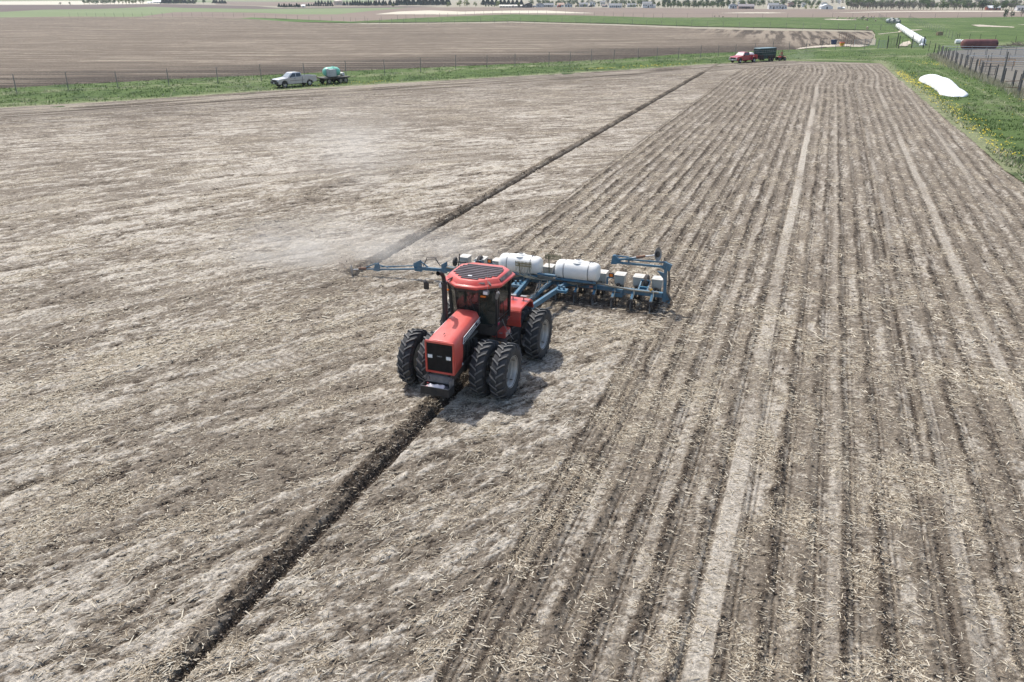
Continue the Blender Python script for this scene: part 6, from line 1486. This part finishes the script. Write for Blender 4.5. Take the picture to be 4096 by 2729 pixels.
house(2243, 28, 26, 15, WHc, ROOFT, 'white house with a tan hipped roof', 10, wins=3); house(2275, 28, 30, 15, (.50,.53,.54), ROOFG, 'blue grey house right of the tan roofed house', 10, ridge='y', wins=3)
house(2335, 27, 34, 15, GRc, ROOFG, 'grey house with a broad plain roof behind farm machinery', 10, wins=3); house(2370, 26, 22, 20, WHc, ROOFG, 'tall white gabled house above the grey broad roof', 9, ridge='y', wins=2)
house(2412, 22, 18, 17, (.56,.56,.54), ROOFG, 'tall pale house set back left of the pale blue long house', 9, wins=2); house(2420, 28, 22, 10, GRc, mat('brown shingles', (.22,.18,.16), .85), 'low brown roofed house at the left end of the pale blue long house', 8, wins=2)
house(2463, 30, 50, 15, BLc, ROOFG, 'long single storey pale blue house at the field edge', 11, wins=6)
house(2528, 28, 36, 13, (.55,.54,.50), ROOFG, 'beige house half hidden by light green trees', 10, wins=3)
house(2590, 31, 36, 22, WHc, ROOFG, 'white two storey house with a lower wing on its right', 10, wins=4); house(2612, 31, 24, 13, (.68,.69,.70), ROOFG, 'lower white wing house to the right of the two storey one', 9, wins=2, garage=True)
house(2935, 34, 28, 18, BLc, ROOFG, 'pale blue gabled house left of the brick house', 10, ridge='y', wins=3); house(2988, 35, 62, 17, BRK, mat('mauve shingles', (.24,.215,.215), .85), 'long brick house with a dark wooden deck at the field edge', 11, wins=5); house(2970, 24, 30, 15, GRc, ROOFG, 'grey house peeping above the brick house roof', 9, wins=2)
dk = U(2978, 35.5); DKO = thing('wooden_deck', (dk[0], dk[1]-2, -.2), 0, 'dark wooden deck before the long brick house', 'deck'); MB().box((0, 0, 1.1), (8, 3, .25)).build('platform', DARK, DKO); MB().box((0, -1.5, 1.7), (8, .1, 1.0)).build('railing', DARK, DKO)
house(3098, 36, 38, 22, WHc, ROOFG, 'large white house with grey roof and porch left of the barn', 11, wins=3); house(3134, 36, 32, 18, WHc, ROOFG, 'white house with a raised porch, right neighbour of the large white one', 10, ridge='y', wins=3); house(3166, 27, 20, 18, BRK, ROOFG, 'small brick gable above the porch house', 8, ridge='y', wins=1)
house(3217, 27, 14, 16, WHc, ROOFG, 'white steep gable half hidden left of the willow bushes', 8, ridge='y', wins=1, door=False); house(3300, 28, 24, 18, WHc, ROOFG, 'white steep gabled house just behind the white barn', 8, ridge='y', wins=1)
house(3313, 36.5, 44, 18, (.74,.74,.73), ROOFW, 'plain white barn with a low gable at the field edge', 14, ridge='y', wins=1, cat='barn', name='barn', door=True)
house(3369, 36, 22, 8, (.58,.55,.48), ROOFW, 'tiny beige shed just right of the white barn', 7, wins=1, cat='shed', name='shed')
house(3985, 40, 46, 16, (.60,.20,.15), ROOFW, 'red walled building with a white metal roof at the far right', 12, wins=4, cat='building', name='building'); house(4088, 42, 24, 18, WHc, ROOFG, 'white house at the right edge of the view', 9, wins=2)
# vehicles and machines by the houses
for x, y, c, lb in ((2140, 29.5, WHc, 'white van parked right of the dark grey house'), (2226, 28.5, WHc, 'white van parked between the grey and tan roofed houses'), (3360, 36.5, (.6,.6,.58), 'pale van standing beside the tiny beige shed')):
    v = U(x, y); V_ = thing('parked_van', (v[0], v[1], -.2), .2, lb, 'van'); MB().prism([(-2.6, .4), (-2.6, 1.1), (-1.6, 1.3), (-1.0, 2.0), (2.5, 2.1), (2.6, .4)], -1., 1., 'y' if False else 'x').build('body', wallmat(c), V_, bevel=.1); MB().box((0, -1.35, 1.6), (1.7, .1, .5), rot=(-.8, 0, 0)).build('windscreen', VGLASS, V_)
    V_.rotation_euler = (0, 0, 1.4)
    for s in (-1, 1):
        for y_ in (-1.7, 1.6): road_wheel(V_, s*.9, y_, .38, .22, GREY, s)
for x, y, c, lb in ((2236, 29, (.55,.10,.04), 'orange red farm machine before the tan roofed house'), (2308, 27, (.16,.07,.05), 'rusty farm machine right of the blue grey house'), (2362, 28, (.05,.04,.05), 'black round topped machine before the tall white house')):
    v = U(x, y); q_ = thing('farm_machine', (v[0], v[1], -.2), .4, lb, 'machine'); MB().box((0, 0, 1.3), (4.5, 2.0, 1.0), taper=(.7, .8)).box((1.2, 0, 2.2), (1.5, 1.6, 1.2), taper=(.8, .8)).build('body', mat('machine %.2f' % c[0], c, .6), q_, bevel=.1)
    for s in (-1, 1):
        for xx in (-1.4, 1.2): MB().lathe([(-.2, .001), (-.2, .75), (.2, .75), (.2, .001)], (xx, s*1.1, .75), 'y', 16).build('wheel', TYRE, q_)
# smoke rising in the wood by the barn

# ------------------------------------------------------------------ grass cover, flowers, weeds
def blades(name, P, z, H_, W_, mt, lean=.35):
    n = len(P); a = RNG.random(n)*6.28; c, s = np.cos(a), np.sin(a); la = RNG.normal(0, lean, n); lb = RNG.normal(0, lean, n)
    V = np.zeros((n, 3, 3), np.float32)
    V[:, 0] = np.stack([P[:, 0]-c*W_, P[:, 1]-s*W_, z], 1); V[:, 1] = np.stack([P[:, 0]+c*W_, P[:, 1]+s*W_, z], 1); V[:, 2] = np.stack([P[:, 0]+la*H_, P[:, 1]+lb*H_, z+H_], 1)
    return mesh_np(name, V.reshape(-1, 3), np.arange(n*3).reshape(-1, 3), mt)
P_GR = poly_xy(GRASS)
M_bl = island_mat('grass blade', (.045,.085,.018), (.09,.15,.035), (.17,.24,.07), .6); M_dry = island_mat('dry grass blade', (.30,.27,.17), (.45,.41,.28), (.62,.57,.42), .8)
P = scatter(330000, 58, 210, -38, 40, lambda r: np.clip(80/r, 0, 1)**.5)
P = P[inside(P_GR, P[:, 0], P[:, 1]) & ~inside(P_FIELD, P[:, 0], P[:, 1])]
z, at = grass(P[:, 0].astype(np.float32), P[:, 1].astype(np.float32), None)
cl = fbm(P[:, 0]/1.6, P[:, 1]/1.6, 3, 601); k = RNG.random(len(P)) < sst(.35, .62, cl)
k &= ~inside(poly_xy([(3733,222),(3895,301),(4048,354),(4700,640),(4700,190),(3763,205)]), P[:, 0], P[:, 1])
P = P[k]; z = z[k]; pale = at[k, 1]; n = len(P); dry = RNG.random(n) < .03+pale*.6
Hh = (.08+.22*RNG.random(n)**2)*(1+.6*dry)
finish([blades('g', P[~dry], z[~dry], Hh[~dry], .03+.03*RNG.random((~dry).sum()), M_bl, .5)], 'grass_tufts', 'short green grass tufts covering the strip and the right hand meadow')
finish([blades('d', P[dry], z[dry], Hh[dry]*1.2, .012+.03*RNG.random(dry.sum()), M_dry, .6)], 'dry_grass', 'bleached dry grass along fences and field edges')
def along(pts, n, sd): 
    W_ = np.array([U(*p)[:2] for p in pts]); seg = np.hypot(*(W_[1:]-W_[:-1]).T); c = np.r_[0, np.cumsum(seg)]; t = RNG.random(n)*c[-1]; i = np.clip(np.searchsorted(c, t)-1, 0, len(seg)-1); f = ((t-c[i])/seg[i])[:, None]
    return W_[i]+(W_[i+1]-W_[i])*f+RNG.normal(0, sd, (n, 2))
Pf = along(PB, 5200, .7); z0 = np.full(len(Pf), .05)
finish([blades('w', Pf, z0, .35+.5*RNG.random(len(Pf)), .02+.03*RNG.random(len(Pf)), M_dry, .25)], 'tall_weeds', 'tall bleached weeds along the corral fence')
M_yel = island_mat('dandelion', (.60,.45,.02), (.75,.58,.03), (.85,.70,.06), .6)
Pd = np.concatenate([along([(3585,286),(3612,303),(3650,328),(3690,350)], 520, .8), along([(3640,322),(3720,372),(3800,430)], 350, 1.1), along([(3800,430),(3900,505),(3990,580),(4050,630)], 300, .8), along([(3640,245),(3700,250),(3760,262)], 110, 1.6), along([(2280,281),(2560,268),(2760,256)], 240, 1.0), along([(1100,352),(1350,338),(1560,326)], 90, 1.2), along([(3700,300),(3900,400),(4090,560)], 160, 7.)])
kk = fbm(Pd[:, 0]/1.2, Pd[:, 1]/1.2, 2, 611) > .42; Pd = Pd[kk]
k2 = ~inside(P_FIELD, Pd[:, 0], Pd[:, 1]); Pd = Pd[k2]; zz, _ = grass(Pd[:, 0].astype(np.float32), Pd[:, 1].astype(np.float32), None)
m_ = sticks('dandelions', Pd, zz+.14, RNG.random(len(Pd))*6.28, np.full(len(Pd), .10), np.full(len(Pd), .09), np.full(len(Pd), .03), np.zeros(len(Pd)), M_yel)
finish([m_], 'dandelions', 'yellow dandelions flowering along the field edge and grass strip')

# ------------------------------------------------------------------ dust in the air, and the haze
def dust(name, loc, size, rz, dens, label, nscale=2.2, col=(.88,.85,.80), seed=0., power=1.0, dirw=(0, 0, 0)):
    me = bpy.data.meshes.new(name); bm = bmesh.new(); bmesh.ops.create_icosphere(bm, subdivisions=3, radius=1.0); bm.to_mesh(me); bm.free()
    o = bpy.data.objects.new(name, me); COL.objects.link(o); o.location = loc; o.scale = size; o.rotation_euler = (0, 0, rz)
    m = bpy.data.materials.new(name+' air'); m.use_nodes = True; nt = m.node_tree; nt.nodes.clear(); N = nt.nodes; L = nt.links
    out = N.new('ShaderNodeOutputMaterial'); pv = N.new('ShaderNodeVolumePrincipled'); L.new(pv.outputs[0], out.inputs['Volume']); pv.inputs['Color'].default_value = (*col, 1); pv.inputs['Anisotropy'].default_value = .2
    tc = N.new('ShaderNodeTexCoord'); ln = N.new('ShaderNodeVectorMath'); ln.operation = 'LENGTH'; L.new(tc.outputs['Object'], ln.inputs[0])
    mr = N.new('ShaderNodeMapRange'); mr.interpolation_type = 'SMOOTHSTEP'; mr.inputs['From Min'].default_value = 1.0; mr.inputs['From Max'].default_value = .1; L.new(ln.outputs['Value'], mr.inputs['Value'])
    mp = N.new('ShaderNodeMapping'); mp.inputs['Location'].default_value = (seed, seed*.7, 0); L.new(tc.outputs['Object'], mp.inputs[0])
    ns = N.new('ShaderNodeTexNoise'); ns.inputs['Scale'].default_value = nscale; ns.inputs['Detail'].default_value = 4; ns.inputs['Roughness'].default_value = .6; L.new(mp.outputs[0], ns.inputs['Vector'])
    m2 = N.new('ShaderNodeMapRange'); m2.inputs['From Min'].default_value = .40; m2.inputs['From Max'].default_value = .68; L.new(ns.outputs['Fac'], m2.inputs['Value'])
    ml = N.new('ShaderNodeMath'); ml.operation = 'MULTIPLY'; L.new(mr.outputs[0], ml.inputs[0]); L.new(m2.outputs[0], ml.inputs[1]); m3 = N.new('ShaderNodeMath'); m3.operation = 'MULTIPLY'; L.new(ml.outputs[0], m3.inputs[0]); m3.inputs[1].default_value = dens
    L.new(m3.outputs[0], pv.inputs['Density']); me.materials.append(m); o['kind'] = 'stuff'; o['label'] = label; return o
def rf(uc, v, z): return row_frame(uc, v, z)
dust('dust_cloud', (U(1260,985,.8)[0], U(1260,985,.8)[1], .8), (7.5, 4.5, 1.7), -.1, .42, 'pale dust drifting back and left from the planter marker', 2.6, seed=3.1)
dust('dust_cloud', (U(1740,1000,.7)[0], U(1740,1000,.7)[1], .7), (4.6, 3.0, 1.2), -.2, .42, 'pale dust rising behind the left half of the planter', 2.2, seed=7.7)
dust('dust_plume', rf(-21, 50, 2.2), (7, 14, 4.0), -TH+.55, .06, 'thin high veil of dust blown far back over the left field', 1.8, seed=12.3)
dust('marker_dust', rf(-9.9, 30.6, .4), (.75, .6, .55), -TH, 3.0, 'dense puff of dust thrown up at the marker disc', 2.0, col=(.62,.54,.46), seed=1.3)
dust('track_dust', (U(3200, 236)[0], U(3200, 236)[1], .6), (5.5, 2.0, 1.6), -.1, .16, 'faint dust hanging behind the quad bike', 2.0, seed=5.5)
sv = U(3352, 30); dust('smoke_column', (sv[0], sv[1], 9), (5, 5, 12), .0, .16, 'pale smoke rising from the wood behind the white barn', 2.0, col=(.8,.82,.88), seed=9.1)
# flung clods at the marker disc
nP = 150; pc = np.array([RNG.normal(-9.75, .28, nP), RNG.normal(30.6, .18, nP)]); w0 = np.array([row_frame(a, b)[:2] for a, b in pc.T]); zc = np.abs(RNG.normal(.22, .25, nP))
fl = clod_mesh('flung_clods', w0, zc, .008+.035*RNG.random(nP)**2, M_clod); finish([fl], 'flung_clods', 'clods thrown into the air by the marker disc')
hz = MB().box((0, 1500, 39), (5200, 3600, 80)).build('haze', mat('tmp', (1, 1, 1)))
hm = bpy.data.materials.new('haze air'); hm.use_nodes = True; nt = hm.node_tree; nt.nodes.clear(); out = nt.nodes.new('ShaderNodeOutputMaterial'); pv = nt.nodes.new('ShaderNodeVolumePrincipled')
pv.inputs['Color'].default_value = (.80, .87, .97, 1); pv.inputs['Density'].default_value = .00009; pv.inputs['Anisotropy'].default_value = 0.0; nt.links.new(pv.outputs[0], out.inputs['Volume'])
hz.data.materials.clear(); hz.data.materials.append(hm); hz['kind'] = 'stuff'; hz['label'] = 'thin pale haze that fades the far fields and trees'
